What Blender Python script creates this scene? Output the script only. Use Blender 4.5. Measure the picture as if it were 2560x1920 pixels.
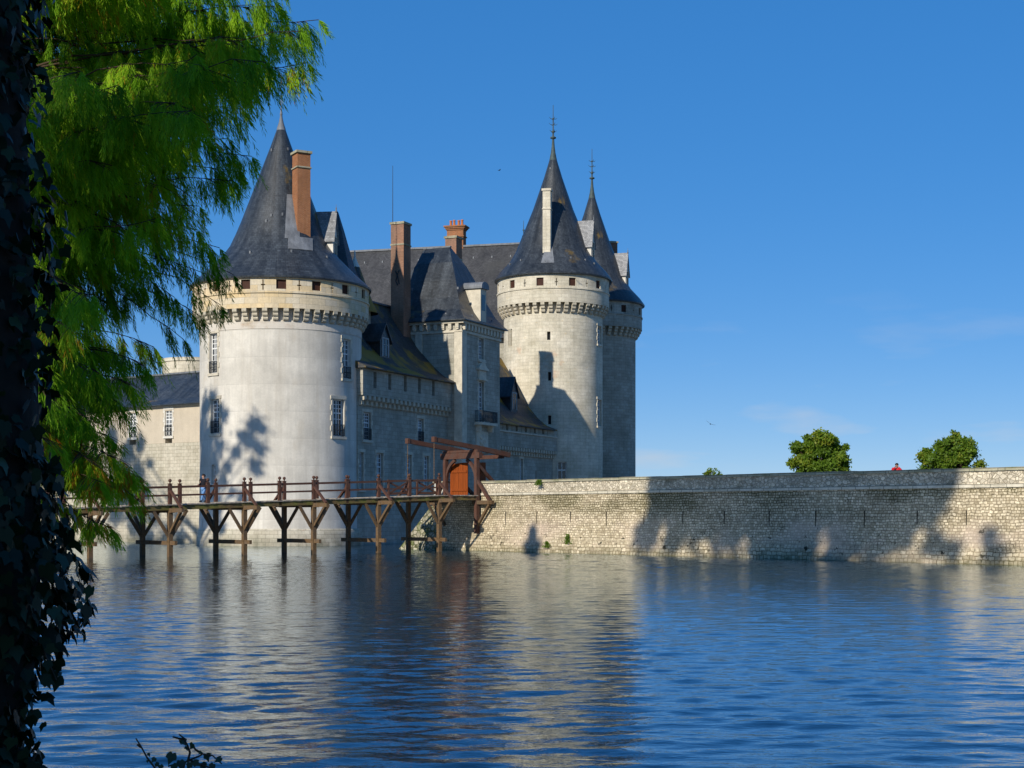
import bpy, bmesh, math, random
import numpy as np
from mathutils import Vector, Matrix, noise as mnoise

for o in list(bpy.data.objects):
    bpy.data.objects.remove(o, do_unlink=True)
C = bpy.context.scene.collection
PI = math.pi
rad = math.radians
random.seed(7)
RNG = np.random.default_rng(11)

# ------------------------------------------------------------------ camera, sky, sun, exposure
EYE, HOR, FPX = 2.44, 1289.0, 3800.0          # eye height above the water, horizon row and focal length of the 2560x1920 photo
cam = bpy.data.cameras.new("camera")
cam.sensor_width = 36.0
cam.lens = FPX / 2560.0 * 36.0
cam.shift_y = (HOR - 960.0) / 2560.0
cam.clip_start = 0.1
cam.clip_end = 9000
camo = bpy.data.objects.new("camera", cam)
camo.location = (0, 0, EYE)
camo.rotation_euler = (rad(90), 0, 0)
C.objects.link(camo)
sc = bpy.context.scene
sc.camera = camo

SUN_EL = rad(29.0)
SUN_H = Vector((-math.sin(rad(31.6)), -math.cos(rad(31.6)), 0))
SUNV = Vector((SUN_H.x * math.cos(SUN_EL), SUN_H.y * math.cos(SUN_EL), math.sin(SUN_EL)))
w = bpy.data.worlds.new("World")
sc.world = w
w.use_nodes = True
wn = w.node_tree
bg = wn.nodes["Background"]
sky = wn.nodes.new("ShaderNodeTexSky")
sky.sky_type = 'NISHITA'
sky.sun_disc = False
sky.sun_elevation = SUN_EL
sky.sun_rotation = math.atan2(SUN_H.x, SUN_H.y) % (2 * PI)
sky.air_density = 0.7
sky.dust_density = 0.0
sky.ozone_density = 10.0
# faint wisps of cloud low over the horizon
tcw = wn.nodes.new("ShaderNodeTexCoord")
mpw = wn.nodes.new("ShaderNodeMapping")
mpw.inputs["Scale"].default_value = (7, 7, 34)
wn.links.new(tcw.outputs["Generated"], mpw.inputs["Vector"])
nzw = wn.nodes.new("ShaderNodeTexNoise")
nzw.inputs["Scale"].default_value = 1.3
nzw.inputs["Detail"].default_value = 5
wn.links.new(mpw.outputs["Vector"], nzw.inputs["Vector"])
rpw = wn.nodes.new("ShaderNodeMapRange")
rpw.inputs["From Min"].default_value = 0.56
rpw.inputs["From Max"].default_value = 0.8
wn.links.new(nzw.outputs["Fac"], rpw.inputs["Value"])
sxw = wn.nodes.new("ShaderNodeSeparateXYZ")
wn.links.new(tcw.outputs["Generated"], sxw.inputs["Vector"])
elw = wn.nodes.new("ShaderNodeMapRange")
elw.inputs["From Min"].default_value = 0.15
elw.inputs["From Max"].default_value = 0.03
wn.links.new(sxw.outputs["Z"], elw.inputs["Value"])
mmw = wn.nodes.new("ShaderNodeMath")
mmw.operation = 'MULTIPLY'
wn.links.new(rpw.outputs["Result"], mmw.inputs[0])
wn.links.new(elw.outputs["Result"], mmw.inputs[1])
m2w = wn.nodes.new("ShaderNodeMath")
m2w.operation = 'MULTIPLY'
m2w.inputs[1].default_value = 0.6
wn.links.new(mmw.outputs[0], m2w.inputs[0])
mxw = wn.nodes.new("ShaderNodeMixRGB")
mxw.inputs["Color2"].default_value = (6.0, 6.2, 6.6, 1)
wn.links.new(m2w.outputs[0], mxw.inputs["Fac"])
# the photo's deep, evenly saturated blue: flatten the sky's brightness range and enrich its colour
def wmath(op, col, v):
    nd = wn.nodes.new("ShaderNodeMixRGB")
    nd.blend_type = op
    nd.inputs["Fac"].default_value = 1.0
    nd.inputs["Color2"].default_value = (v, v, v, 1)
    wn.links.new(col, nd.inputs["Color1"])
    return nd.outputs["Color"]
gmw = wn.nodes.new("ShaderNodeGamma")
gmw.inputs["Gamma"].default_value = 0.42
wn.links.new(wmath('MULTIPLY', sky.outputs["Color"], 0.1), gmw.inputs["Color"])
hsw = wn.nodes.new("ShaderNodeHueSaturation")
hsw.inputs["Hue"].default_value = 0.513
hsw.inputs["Saturation"].default_value = 1.64
hsw.inputs["Value"].default_value = 0.84
wn.links.new(gmw.outputs["Color"], hsw.inputs["Color"])
wn.links.new(wmath('MULTIPLY', hsw.outputs["Color"], 10.0), mxw.inputs["Color1"])
wn.links.new(mxw.outputs["Color"], bg.inputs["Color"])
bg.inputs["Strength"].default_value = 0.1

sun = bpy.data.lights.new("sun", 'SUN')
sun.energy = 5.0
sun.angle = rad(0.53)
sun.color = (1.0, 0.935, 0.81)
suno = bpy.data.objects.new("sun", sun)
suno.rotation_euler = SUNV.to_track_quat('Z', 'Y').to_euler()
suno.location = SUNV * 300
C.objects.link(suno)

vs = sc.view_settings
vs.view_transform = 'Standard'
vs.look = 'None'
vs.exposure = 0.0
vs.gamma = 1.0
vs.use_curve_mapping = False
sc.render.engine = 'CYCLES'
sc.cycles.max_bounces = 6
sc.cycles.transparent_max_bounces = 4
sc.cycles.use_denoising = True
sc.cycles.sample_clamp_indirect = 4.0

def P(x, y, Y):
    """a point seen at photo pixel (x, y), at distance Y in front of the camera"""
    return Vector(((x - 1280.0) / FPX * Y, Y, EYE + (HOR - y) / FPX * Y))

# ------------------------------------------------------------------ materials
class NT:
    def __init__(s, name):
        s.m = bpy.data.materials.new(name)
        s.m.use_nodes = True
        s.t = s.m.node_tree
        s.b = s.t.nodes["Principled BSDF"]
        s.out = s.t.nodes["Material Output"]
    def n(s, typ, **kw):
        nd = s.t.nodes.new("ShaderNode" + typ)
        for k, v in kw.items():
            if hasattr(nd, k) and k not in nd.inputs:
                setattr(nd, k, v)
            else:
                s.set(nd, k, v)
        return nd
    def set(s, nd, k, v):
        if isinstance(v, bpy.types.NodeSocket):
            s.t.links.new(v, nd.inputs[k])
        else:
            if isinstance(v, (tuple, list)) and len(v) == 3 and nd.inputs[k].type == 'RGBA':
                v = (*v, 1)
            nd.inputs[k].default_value = v
    def p(s, **kw):
        for k, v in kw.items():
            s.set(s.b, k.replace('_', ' '), v)
    def math(s, op, a, b=0.0, clamp=False):
        nd = s.t.nodes.new("ShaderNodeMath")
        nd.operation = op
        nd.use_clamp = clamp
        s.set(nd, 0, a)
        s.set(nd, 1, b)
        return nd.outputs[0]
    def mix(s, f, a, b, blend='MIX'):
        nd = s.t.nodes.new("ShaderNodeMixRGB")
        nd.blend_type = blend
        s.set(nd, 'Fac', f)
        s.set(nd, 'Color1', a)
        s.set(nd, 'Color2', b)
        return nd.outputs[0]
    def rng(s, v, a, b, c=0.0, d=1.0):
        nd = s.t.nodes.new("ShaderNodeMapRange")
        s.set(nd, 'Value', v)
        for k, x in zip(('From Min', 'From Max', 'To Min', 'To Max'), (a, b, c, d)):
            nd.inputs[k].default_value = x
        return nd.outputs[0]
    def uv(s):
        return s.n("TexCoord").outputs["UV"]
    def obj(s):
        return s.n("TexCoord").outputs["Object"]
    def map(s, vec, scale=(1, 1, 1), loc=(0, 0, 0)):
        return s.n("Mapping", Vector=vec, Scale=scale, Location=loc).outputs[0]
    def noise(s, vec, scale=1.0, detail=4.0, rough=0.55):
        return s.n("TexNoise", Vector=vec, Scale=scale, Detail=detail, Roughness=rough).outputs["Fac"]
    def bump(s, h, strength=0.3, dist=0.03):
        s.set(s.b, 'Normal', s.n("Bump", Height=h, Strength=strength, Distance=dist).outputs[0])

def patches(t, col, uv, plist):
    """stains, replaced stone and painted dark holes: (colour, scale, seed, lo, hi, amount[, vmin, vmax])"""
    for q in plist:
        c, scl, seed, lo, hi, amt = q[:6]
        f = t.rng(t.noise(t.map(uv, scl, (seed, seed * 1.7, seed * .3)), 1.0, 5, .6), lo, hi, 0, amt)
        if len(q) > 6:
            v = t.n("SeparateXYZ", Vector=uv).outputs["Y"]
            f = t.math('MULTIPLY', f, t.math('MULTIPLY', t.rng(v, q[6] - .4, q[6] + .4), t.rng(v, q[7] + .4, q[7] - .4)))
        col = t.mix(f, col, c)
    return col

def masonry(name, c1, c2, mortar, bw, bh, ms=0.012, bump=0.25, distort=0.0, plist=(), rough=0.9, contrast=.35, bias=0.0):
    t = NT(name)
    uv = t.uv()
    vec = uv
    if distort:
        nz = t.n("TexNoise", Vector=uv, Scale=2.2, Detail=3.0).outputs["Color"]
        off = t.n("VectorMath", operation='SUBTRACT')
        t.set(off, 0, nz)
        off.inputs[1].default_value = (.5, .5, .5)
        sc_ = t.n("VectorMath", operation='SCALE')
        t.set(sc_, 0, off.outputs[0])
        sc_.inputs['Scale'].default_value = distort
        ad = t.n("VectorMath", operation='ADD')
        t.set(ad, 0, uv)
        t.set(ad, 1, sc_.outputs[0])
        vec = ad.outputs[0]
    br = t.n("TexBrick", Vector=vec, Color1=c1, Color2=c2, Mortar=mortar, Scale=1.0)
    br.inputs['Mortar Size'].default_value = ms
    br.inputs['Mortar Smooth'].default_value = 0.3
    br.inputs['Brick Width'].default_value = bw
    br.inputs['Row Height'].default_value = bh
    br.inputs['Bias'].default_value = bias
    n1 = t.noise(uv, 0.35, 6, .65)
    n2 = t.noise(t.map(uv, (2.2, .25, 1)), 1.0, 5, .6)
    n3 = t.noise(uv, 6.0, 4, .6)
    col = t.mix(1.0, br.outputs["Color"], t.n("CombineXYZ", X=t.rng(n1, .3, .75, 1 - contrast, 1.1), Y=t.rng(n1, .3, .75, 1 - contrast, 1.1), Z=t.rng(n1, .3, .75, 1 - contrast * 1.15, 1.1)).outputs[0], 'MULTIPLY')
    k = t.rng(n2, .3, .7, .84, 1.06)
    col = t.mix(1.0, col, t.n("CombineXYZ", X=k, Y=k, Z=k).outputs[0], 'MULTIPLY')
    k = t.rng(n3, .3, .7, .88, 1.08)
    col = t.mix(1.0, col, t.n("CombineXYZ", X=k, Y=k, Z=k).outputs[0], 'MULTIPLY')
    col = patches(t, col, uv, plist)
    t.p(Base_Color=col, Roughness=rough, Specular_IOR_Level=.2)
    h = t.math('ADD', t.math('MULTIPLY', t.math('SUBTRACT', 1.0, br.outputs["Fac"]), 1.0), t.math('MULTIPLY', n3, .5))
    t.bump(h, bump, 0.04)
    return t.m

def rubble(name, scl, c1, c2, gap, gapw=.05, plist=(), bump=.6, moss=None):
    """irregular stones: Voronoi cells in metres"""
    t = NT(name)
    uv = t.uv()
    vec = t.map(uv, scl)
    v1 = t.n("TexVoronoi", Vector=vec, Scale=1.0, Randomness=.85)
    v2 = t.n("TexVoronoi", Vector=vec, Scale=1.0, Randomness=.85, feature='DISTANCE_TO_EDGE')
    sep = t.n("SeparateColor", Color=v1.outputs["Color"])
    col = t.mix(sep.outputs[0], c1, c2)
    k = t.rng(sep.outputs[1], 0, 1, .72, 1.15)
    col = t.mix(1.0, col, t.n("CombineXYZ", X=k, Y=k, Z=k).outputs[0], 'MULTIPLY')
    e = t.rng(v2.outputs["Distance"], gapw * .3, gapw * 1.6)
    gapc = gap
    if moss:
        f = t.rng(t.noise(t.map(uv, (.35, .7, 1), (3, 1, 0)), 1.0, 4), .42, .6)
        vv = t.n("SeparateXYZ", Vector=uv).outputs["Y"]
        f = t.math('MULTIPLY', f, t.rng(vv, moss[1] - .5, moss[1] + .7))
        gapc = t.mix(f, gap, moss[0])
        wd = t.rng(f, 0, 1, 1.0, 2.0)
        e = t.rng(t.math('DIVIDE', v2.outputs["Distance"], wd), gapw * .3, gapw * 1.6)
    col = t.mix(e, gapc, col)
    n1 = t.noise(uv, .5, 6, .65)
    k = t.rng(n1, .3, .72, .7, 1.1)
    col = t.mix(1.0, col, t.n("CombineXYZ", X=k, Y=k, Z=k).outputs[0], 'MULTIPLY')
    n3 = t.noise(uv, 9, 4, .6)
    k = t.rng(n3, .3, .7, .85, 1.1)
    col = t.mix(1.0, col, t.n("CombineXYZ", X=k, Y=k, Z=k).outputs[0], 'MULTIPLY')
    col = patches(t, col, uv, plist)
    t.p(Base_Color=col, Roughness=.92, Specular_IOR_Level=.15)
    t.bump(t.math('ADD', e, t.math('MULTIPLY', n3, .4)), bump, .05)
    return t.m

def plaster(name, c, lift=2.15, amt=.16, plist=(), contrast=.18):
    t = NT(name)
    uv = t.uv()
    n1 = t.noise(uv, .4, 6, .65)
    n2 = t.noise(t.map(uv, (1.6, .12, 1)), 1.0, 6, .65)
    n3 = t.noise(uv, 7, 4, .65)
    k = t.math('MULTIPLY', t.math('MULTIPLY', t.rng(n1, .3, .7, 1 - contrast, 1.05), t.rng(n2, .3, .7, 1 - contrast * .7, 1.04)), t.rng(n3, .3, .7, .93, 1.05))
    if lift:
        v = t.n("SeparateXYZ", Vector=uv).outputs["Y"]
        wv = t.math('ADD', t.math('DIVIDE', v, lift), t.math('MULTIPLY', t.noise(t.map(uv, (.6, 0, 1)), 1.0, 3), .03))
        fr = t.math('FRACT', wv)
        ln = t.math('MULTIPLY', t.rng(fr, .0, .02, 1, 0), t.rng(n2, .35, .6))
        st = t.rng(fr, 0, 1, 0.96, 1.03)
        k = t.math('MULTIPLY', t.math('MULTIPLY', k, st), t.rng(ln, 0, 1, 1, 1 - amt))
    col = t.mix(1.0, c, t.n("CombineXYZ", X=k, Y=k, Z=k).outputs[0], 'MULTIPLY')
    col = patches(t, col, uv, plist)
    t.p(Base_Color=col, Roughness=.9, Specular_IOR_Level=.2)
    t.bump(t.math('ADD', n3, t.math('MULTIPLY', n1, .6)), .18, .03)
    return t.m

def slate(name, c=(.055, .058, .068), plist=(), rough=.42, streak=.5):
    t = NT(name)
    uv = t.uv()
    br = t.n("TexBrick", Vector=uv, Color1=(1.3, 1.3, 1.3, 1), Color2=(.6, .6, .62, 1), Mortar=(.35, .35, .37, 1), Scale=1.0)
    br.inputs['Mortar Size'].default_value = .012
    br.inputs['Brick Width'].default_value = .24
    br.inputs['Row Height'].default_value = .17
    n1 = t.noise(t.map(uv, (1.6, .14, 1)), 1.0, 7, .65)
    n2 = t.noise(uv, .5, 6, .65)
    n3 = t.noise(uv, 5, 4, .6)
    k = t.math('MULTIPLY', t.math('MULTIPLY', t.rng(n1, .3, .72, 1 - streak * .5, 1 + streak), t.rng(n2, .3, .7, .7, 1.25)), t.rng(n3, .3, .7, .85, 1.15))
    col = t.mix(1.0, c, t.n("CombineXYZ", X=k, Y=k, Z=k).outputs[0], 'MULTIPLY')
    col = t.mix(.8, col, br.outputs["Color"], 'MULTIPLY')
    col = patches(t, col, uv, plist)
    t.p(Base_Color=col, Roughness=t.rng(n2, .3, .7, rough - .06, rough + .14), Specular_IOR_Level=.38)
    t.bump(t.math('ADD', t.math('SUBTRACT', 1.0, br.outputs["Fac"]), n3), .25, .02)
    return t.m

def plain(name, c, rough=.7, var=.3, scale=3.0, metal=0.0, spec=.2, bump=.1, stretch=(1, 1, 1), c2=None):
    t = NT(name)
    ob = t.map(t.obj(), stretch)
    n1 = t.noise(ob, scale, 5, .6)
    n2 = t.noise(ob, scale * 6, 3, .6)
    k = t.math('MULTIPLY', t.rng(n1, .3, .7, 1 - var, 1 + var * .6), t.rng(n2, .3, .7, 1 - var * .4, 1 + var * .3))
    base = c if c2 is None else t.mix(t.rng(n1, .4, .62), c, c2)
    col = t.mix(1.0, base, t.n("CombineXYZ", X=k, Y=k, Z=k).outputs[0], 'MULTIPLY')
    t.p(Base_Color=col, Roughness=rough, Metallic=metal, Specular_IOR_Level=spec)
    if bump:
        t.bump(n2, bump, .01)
    return t.m

def leafmat(name, cols, trans=.35, rough=.55, spec=.3):
    """cols: list of (pos, rgb) along the per-leaf attribute 'tint'"""
    t = NT(name)
    a = t.n("Attribute", attribute_name="tint")
    cr = t.n("ValToRGB", Fac=a.outputs["Fac"])
    el = cr.color_ramp.elements
    el[0].position, el[0].color = cols[0][0], (*cols[0][1], 1)
    el[1].position, el[1].color = cols[-1][0], (*cols[-1][1], 1)
    for pos, c in cols[1:-1]:
        e = el.new(pos)
        e.color = (*c, 1)
    t.p(Base_Color=cr.outputs["Color"], Roughness=rough, Specular_IOR_Level=spec)
    tr = t.n("BsdfTranslucent", Color=t.mix(1.0, cr.outputs["Color"], (1.3, 1.35, .5, 1), 'MULTIPLY'))
    mx = t.n("MixShader", Fac=trans)
    t.t.links.new(t.b.outputs[0], mx.inputs[1])
    t.t.links.new(tr.outputs[0], mx.inputs[2])
    t.t.links.new(mx.outputs[0], t.out.inputs[0])
    return t.m

M = {}
GREY = (.30, .29, .25)
M['plaster'] = plaster("pale_lime_plaster", (.68, .635, .555), contrast=.26, amt=.3, plist=[
    ((.42, .38, .32), (.25, .9, 1), 4.0, .52, .75, .6, -2, 2.0),
    ((.42, .37, .30), (1.3, .07, 1), 9.0, .54, .72, .5),
    ((.50, .43, .33), (.5, .4, 1), 2.0, .58, .72, .45),
    ((.45, .40, .33), (2.6, .22, 1), 6.0, .60, .74, .4)])
M['plaster_beige'] = plaster("beige_plaster", (.55, .47, .36), lift=0, contrast=.12)
M['ashlar'] = masonry("pale_ashlar", (.76, .69, .56), (.66, .59, .47), (.46, .41, .33), .78, .36, .012, plist=[
    ((.52, .30, .18), (.32, .32, 1), 7.3, .60, .68, .55, 17.0, 23.0),
    ((.55, .42, .24), (1.3, 2.7, 1), 2.0, .66, .68, .5),
    (GREY, (.3, .5, 1), 13.0, .55, .75, .5)])
M['ashlar_shade'] = masonry("shaded_ashlar", (.50, .47, .40), (.40, .37, .31), (.24, .22, .18), .72, .36, .012, plist=[
    ((.22, .22, .18), (.3, .12, 1), 3.0, .52, .75, .6), ((.52, .40, .2), (1.4, 2.8, 1), 5.0, .69, .7, .5)])  # darkened copy of the pale ashlar; shade of unlit walls is in its colour
M['gallery'] = masonry("warm_ashlar", (.70, .53, .30), (.68, .60, .47), (.40, .34, .25), 1.1, .48, .012, plist=[
    (GREY, (.35, .3, 1), 3.0, .55, .75, .45)], contrast=.2)
M['ashlar_low'] = masonry("block_ashlar", (.64, .58, .47), (.54, .48, .38), (.28, .25, .2), .62, .31, .014, plist=[
    ((.5, .22, .12), (1.1, 2.3, 1), 4.4, .73, .74, .6), ((.30, .27, .21), (.3, .3, 1), 1.0, .55, .72, .5),
    ((.10, .10, .06), (.8, .6, 1), 8.0, .35, .6, .75, -2, .55)])
M['corbel'] = masonry("corbel_stone", (.58, .52, .41), (.52, .46, .36), (.3, .27, .22), .5, .32, .01, plist=[((.16, .15, .11), (.5, .5, 1), 1, .52, .7, .6)])
M['dressed'] = plain("dressed_limestone", (.58, .52, .41), .85, .25, 1.2)
M['white_stone'] = plain("white_dressed_stone", (.66, .62, .54), .85, .2, 1.2)
M['slate'] = slate("blue_grey_slate", (.031, .036, .041), streak=1.0, rough=.34, plist=[((.24, .15, .02), (.3, .3, 1), 3.1, .64, .72, .6), ((.16, .17, .18), (2.2, .10, 1), 6.0, .66, .8, .55)])
M['slate_moss'] = slate("mossy_slate", (.05, .05, .05), plist=[((.30, .17, .012), (.38, .26, 1), 5.6, .50, .60, .9), ((.06, .065, .02), (.8, .5, 1), 1.0, .5, .7, .6)], rough=.6)
M['slate_grey'] = slate("grey_slate", (.045, .045, .047), rough=.6, streak=.35, plist=[((.045, .045, .042), (.25, .3, 1), 2.0, .5, .7, .6)])
M['slate_light'] = slate("weathered_slate", (.24, .24, .24), rough=.6)
M['lead'] = plain("weathered_lead", (.17, .18, .195), .55, .35, 2.0, stretch=(1, 1, .3))
M['iron'] = plain("dark_iron", (.03, .035, .04), .6, .3, 3)
M['verdigris'] = plain("verdigris_metal", (.06, .085, .085), .6, .3, 3)
M['brick'] = masonry("orange_brick", (.42, .155, .055), (.33, .11, .04), (.32, .22, .15), .24, .085, .012, .2, plist=[((.16, .09, .05), (.5, .5, 1), 2, .56, .75, .5)])
M['brick_dark'] = masonry("brown_brick", (.42, .20, .125), (.31, .145, .09), (.26, .2, .15), .24, .085, .012, .2, plist=[((.12, .10, .08), (.35, .3, 1), 2, .5, .7, .6)])
M['terracotta'] = plain("terracotta", (.50, .17, .06), .8, .3, 4)
M['frame'] = plain("white_paint", (.74, .74, .72), .5, .12, 3, bump=0)
M['grey_frame'] = plain("shaded_white_frame", (.33, .34, .34), .7, .2, 3, bump=0)  # white frame darkened in colour to stand for the dormers' shade
M['shutter_or_void'] = plain("brown_shutter", (.055, .022, .014), .7, .3, 3)
M['void'] = plain("opening_shade", (.02, .021, .022), .8, .3, 3)  # near-black colour standing for the shade inside small openings
tg = NT("window_pane")
tg.p(Base_Color=(.012, .016, .022), Roughness=.08, Specular_IOR_Level=.6)
M['glass'] = tg.m
M['wood_red'] = plain("reddish_brown_timber", (.125, .055, .036), .8, .45, 2.2, stretch=(1, 1, 1), c2=(.075, .045, .035))
M['wood_old'] = plain("weathered_oak", (.19, .115, .055), .85, .55, 1.6, c2=(.10, .07, .045))
M['wood_deck'] = plain("mossy_deck_timber", (.20, .13, .06), .85, .45, 1.2, c2=(.13, .12, .03))
M['deck_top'] = plain("grey_deck_planks", (.34, .30, .25), .85, .3, 2)
M['door'] = plain("orange_stained_boards", (.24, .05, .005), .75, .3, 1.5, stretch=(6, 6, .4))
M['chain'] = plain("rusty_chain", (.16, .11, .07), .8, .3, 8)
M['rubble'] = rubble("rubble_parapet", (4.4, 5.6, 1), (.76, .67, .51), (.56, .48, .36), (.34, .29, .20), .05,
    plist=[((.13, .12, .07), (.5, .9, 1), 6, .55, .7, .65)])
M['coursed'] = None
M['coping'] = masonry("lichen_coping", (.50, .46, .33), (.42, .38, .28), (.14, .13, .1), 1.6, .4, .02, plist=[((.12, .13, .05), (.6, 2, 1), 2, .5, .68, .7)])
M['string'] = masonry("pale_string_course", (.74, .67, .54), (.66, .59, .47), (.22, .2, .16), .9, .5, .02, plist=[((.2, .18, .12), (.6, 2, 1), 2, .56, .72, .6)])
M['talus'] = rubble("mossy_rubble", (2.6, 3.0, 1), (.50, .45, .33), (.38, .34, .24), (.10, .10, .05), .07, plist=[((.09, .115, .02), (1.3, 1.3, 1), 2.5, .50, .62, .75)])
M['moss'] = plain("green_growth", (.06, .10, .015), .9, .5, 4)
M['bark'] = plain("brown_bark", (.07, .045, .03), .9, .45, 4, bump=.5, stretch=(2, 2, .4))
M['skin'] = plain("skin", (.55, .31, .22), .55, .08, 4, bump=0)
M['hair'] = plain("dark_hair", (.018, .012, .009), .6, .2, 20)
M['navy'] = plain("black_jacket", (.012, .012, .018), .8, .2, 5)
M['denim'] = plain("blue_denim", (.14, .28, .52), .85, .25, 6)
M['red'] = plain("red_jacket", (.85, .03, .04), .7, .2, 5)
M['shoe'] = plain("dark_shoe", (.02, .018, .016), .6, .2, 5)
M['feather'] = plain("dark_feathers", (.03, .03, .035), .7, .2, 9)
M['badge'] = plain("white_print", (.6, .6, .5), .7, .05, 3, bump=0)
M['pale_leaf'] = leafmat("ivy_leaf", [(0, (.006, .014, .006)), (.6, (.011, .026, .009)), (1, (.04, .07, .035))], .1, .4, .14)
M['cypress'] = leafmat("cypress_needles", [(0, (.06, .15, .006)), (.45, (.18, .37, .012)), (.8, (.32, .48, .02)), (.9, (.36, .24, .015)), (1, (.46, .12, .012))], .45, .6, .15)
M['lime_leaf'] = leafmat("broad_leaf", [(0, (.07, .13, .010)), (.6, (.14, .23, .018)), (1, (.27, .27, .025))], .42, .55, .3)
M['shoot_leaf'] = leafmat("shoot_leaf", [(0, (.010, .03, .014)), (1, (.02, .05, .02))], .15, .45, .4)

# ------------------------------------------------------------------ mesh builder and scene helpers
class MB:
    def __init__(s):
        s.v, s.f, s.uv = [], [], []
    def face(s, pts, uv=None):
        i = len(s.v)
        s.v += [tuple(p) for p in pts]
        s.f.append(tuple(range(i, i + len(pts))))
        s.uv.append(uv)
        return s
    def mesh(s, verts, faces, uvs=None):
        i = len(s.v)
        s.v += [tuple(p) for p in verts]
        for k, f in enumerate(faces):
            s.f.append(tuple(a + i for a in f))
            s.uv.append(uvs[k] if uvs else None)
        return s
    def box(s, c, sz, rz=0.0, taper=(1, 1)):
        cx, cy, cz = c
        hx, hy, hz = sz[0] / 2, sz[1] / 2, sz[2] / 2
        co, si = math.cos(rz), math.sin(rz)
        vs_ = []
        for z, kx, ky in ((-hz, 1, 1), (hz, taper[0], taper[1])):
            for x, y in ((-hx * kx, -hy * ky), (hx * kx, -hy * ky), (hx * kx, hy * ky), (-hx * kx, hy * ky)):
                vs_.append((cx + x * co - y * si, cy + x * si + y * co, cz + z))
        return s.mesh(vs_, [(3, 2, 1, 0), (4, 5, 6, 7), (0, 1, 5, 4), (1, 2, 6, 5), (2, 3, 7, 6), (3, 0, 4, 7)])
    def beam(s, a, b, wd, ht, up=(0, 0, 1)):
        a, b = Vector(a), Vector(b)
        d = (b - a).normalized()
        up = Vector(up)
        if abs(d.dot(up)) > .98:
            up = Vector((1, 0, 0))
        r = d.cross(up).normalized() * wd / 2
        u = r.cross(d).normalized() * ht / 2
        vs_ = [a - r - u, a + r - u, a + r + u, a - r + u, b - r - u, b + r - u, b + r + u, b - r + u]
        return s.mesh(vs_, [(3, 2, 1, 0), (4, 5, 6, 7), (0, 1, 5, 4), (1, 2, 6, 5), (2, 3, 7, 6), (3, 0, 4, 7)])
    def extrude(s, poly, fn, a, b):
        """closed polygon of 2-D points mapped by fn(p, k) and extruded from k=a to k=b"""
        n = len(poly)
        va = [fn(p, a) for p in poly]
        vb = [fn(p, b) for p in poly]
        s.mesh(va + vb, [tuple(range(n))[::-1], tuple(range(n, 2 * n))] + [(i, (i + 1) % n, n + (i + 1) % n, n + i) for i in range(n)])
        return s
    def lathe(s, prof, n=64, c=(0, 0), uref=None, a0=0.0, closed_ends=True):
        """profile [(r, z)] revolved; UV in metres"""
        base = len(s.v)
        m = len(prof)
        L = [0.0]
        for i in range(1, m):
            L.append(L[-1] + math.hypot(prof[i][0] - prof[i - 1][0], prof[i][1] - prof[i - 1][1]))
        rr = uref or max(p[0] for p in prof)
        ids = []
        for r, z in prof:
            if r < 1e-4:
                s.v.append((c[0], c[1], z))
                ids.append([len(s.v) - 1] * n)
            else:
                row = []
                for k in range(n):
                    a = a0 + 2 * PI * k / n
                    s.v.append((c[0] + r * math.cos(a), c[1] + r * math.sin(a), z))
                    row.append(len(s.v) - 1)
                ids.append(row)
        for i in range(m - 1):
            vert = abs(prof[i + 1][0] - prof[i][0]) < abs(prof[i + 1][1] - prof[i][1]) * 3
            va, vb = (prof[i][1], prof[i + 1][1]) if vert else (L[i], L[i + 1])
            for k in range(n):
                k2 = (k + 1) % n
                q = [ids[i][k], ids[i][k2], ids[i + 1][k2], ids[i + 1][k]]
                u0, u1 = 2 * PI * k / n * rr, 2 * PI * (k + 1) / n * rr
                uv = [(u0, va), (u1, va), (u1, vb), (u0, vb)]
                if q[0] == q[1]:
                    q, uv = q[1:], uv[1:]
                elif q[2] == q[3]:
                    q, uv = q[:3], uv[:3]
                s.f.append(tuple(q))
                s.uv.append(uv)
        return s
    def tube(s, path, radii, n=8, cap=True):
        path = [Vector(p) for p in path]
        rows = []
        prev = None
        for i, p in enumerate(path):
            d = (path[min(i + 1, len(path) - 1)] - path[max(i - 1, 0)]).normalized()
            if prev is None:
                x = d.orthogonal().normalized()
            else:
                x = (prev - d * prev.dot(d)).normalized()
            prev = x
            y = d.cross(x)
            rows.append([len(s.v) + k for k in range(n)])
            for k in range(n):
                a = 2 * PI * k / n
                s.v.append(tuple(p + (x * math.cos(a) + y * math.sin(a)) * radii[i]))
        for i in range(len(path) - 1):
            for k in range(n):
                k2 = (k + 1) % n
                s.f.append((rows[i][k], rows[i][k2], rows[i + 1][k2], rows[i + 1][k]))
                s.uv.append(None)
        if cap:
            s.f.append(tuple(rows[0][::-1]))
            s.uv.append(None)
            s.f.append(tuple(rows[-1]))
            s.uv.append(None)
        return s
    def ball(s, c, r, n=10, m=7):
        if isinstance(r, (int, float)):
            r = (r, r, r)
        prof = [(math.sin(PI * i / m), -math.cos(PI * i / m)) for i in range(m + 1)]
        b0 = len(s.v)
        s.lathe([(max(a, 0), z) for a, z in prof], n)
        for i in range(b0, len(s.v)):
            x, y, z = s.v[i]
            s.v[i] = (c[0] + x * r[0], c[1] + y * r[1], c[2] + z * r[2])
        return s
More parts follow.
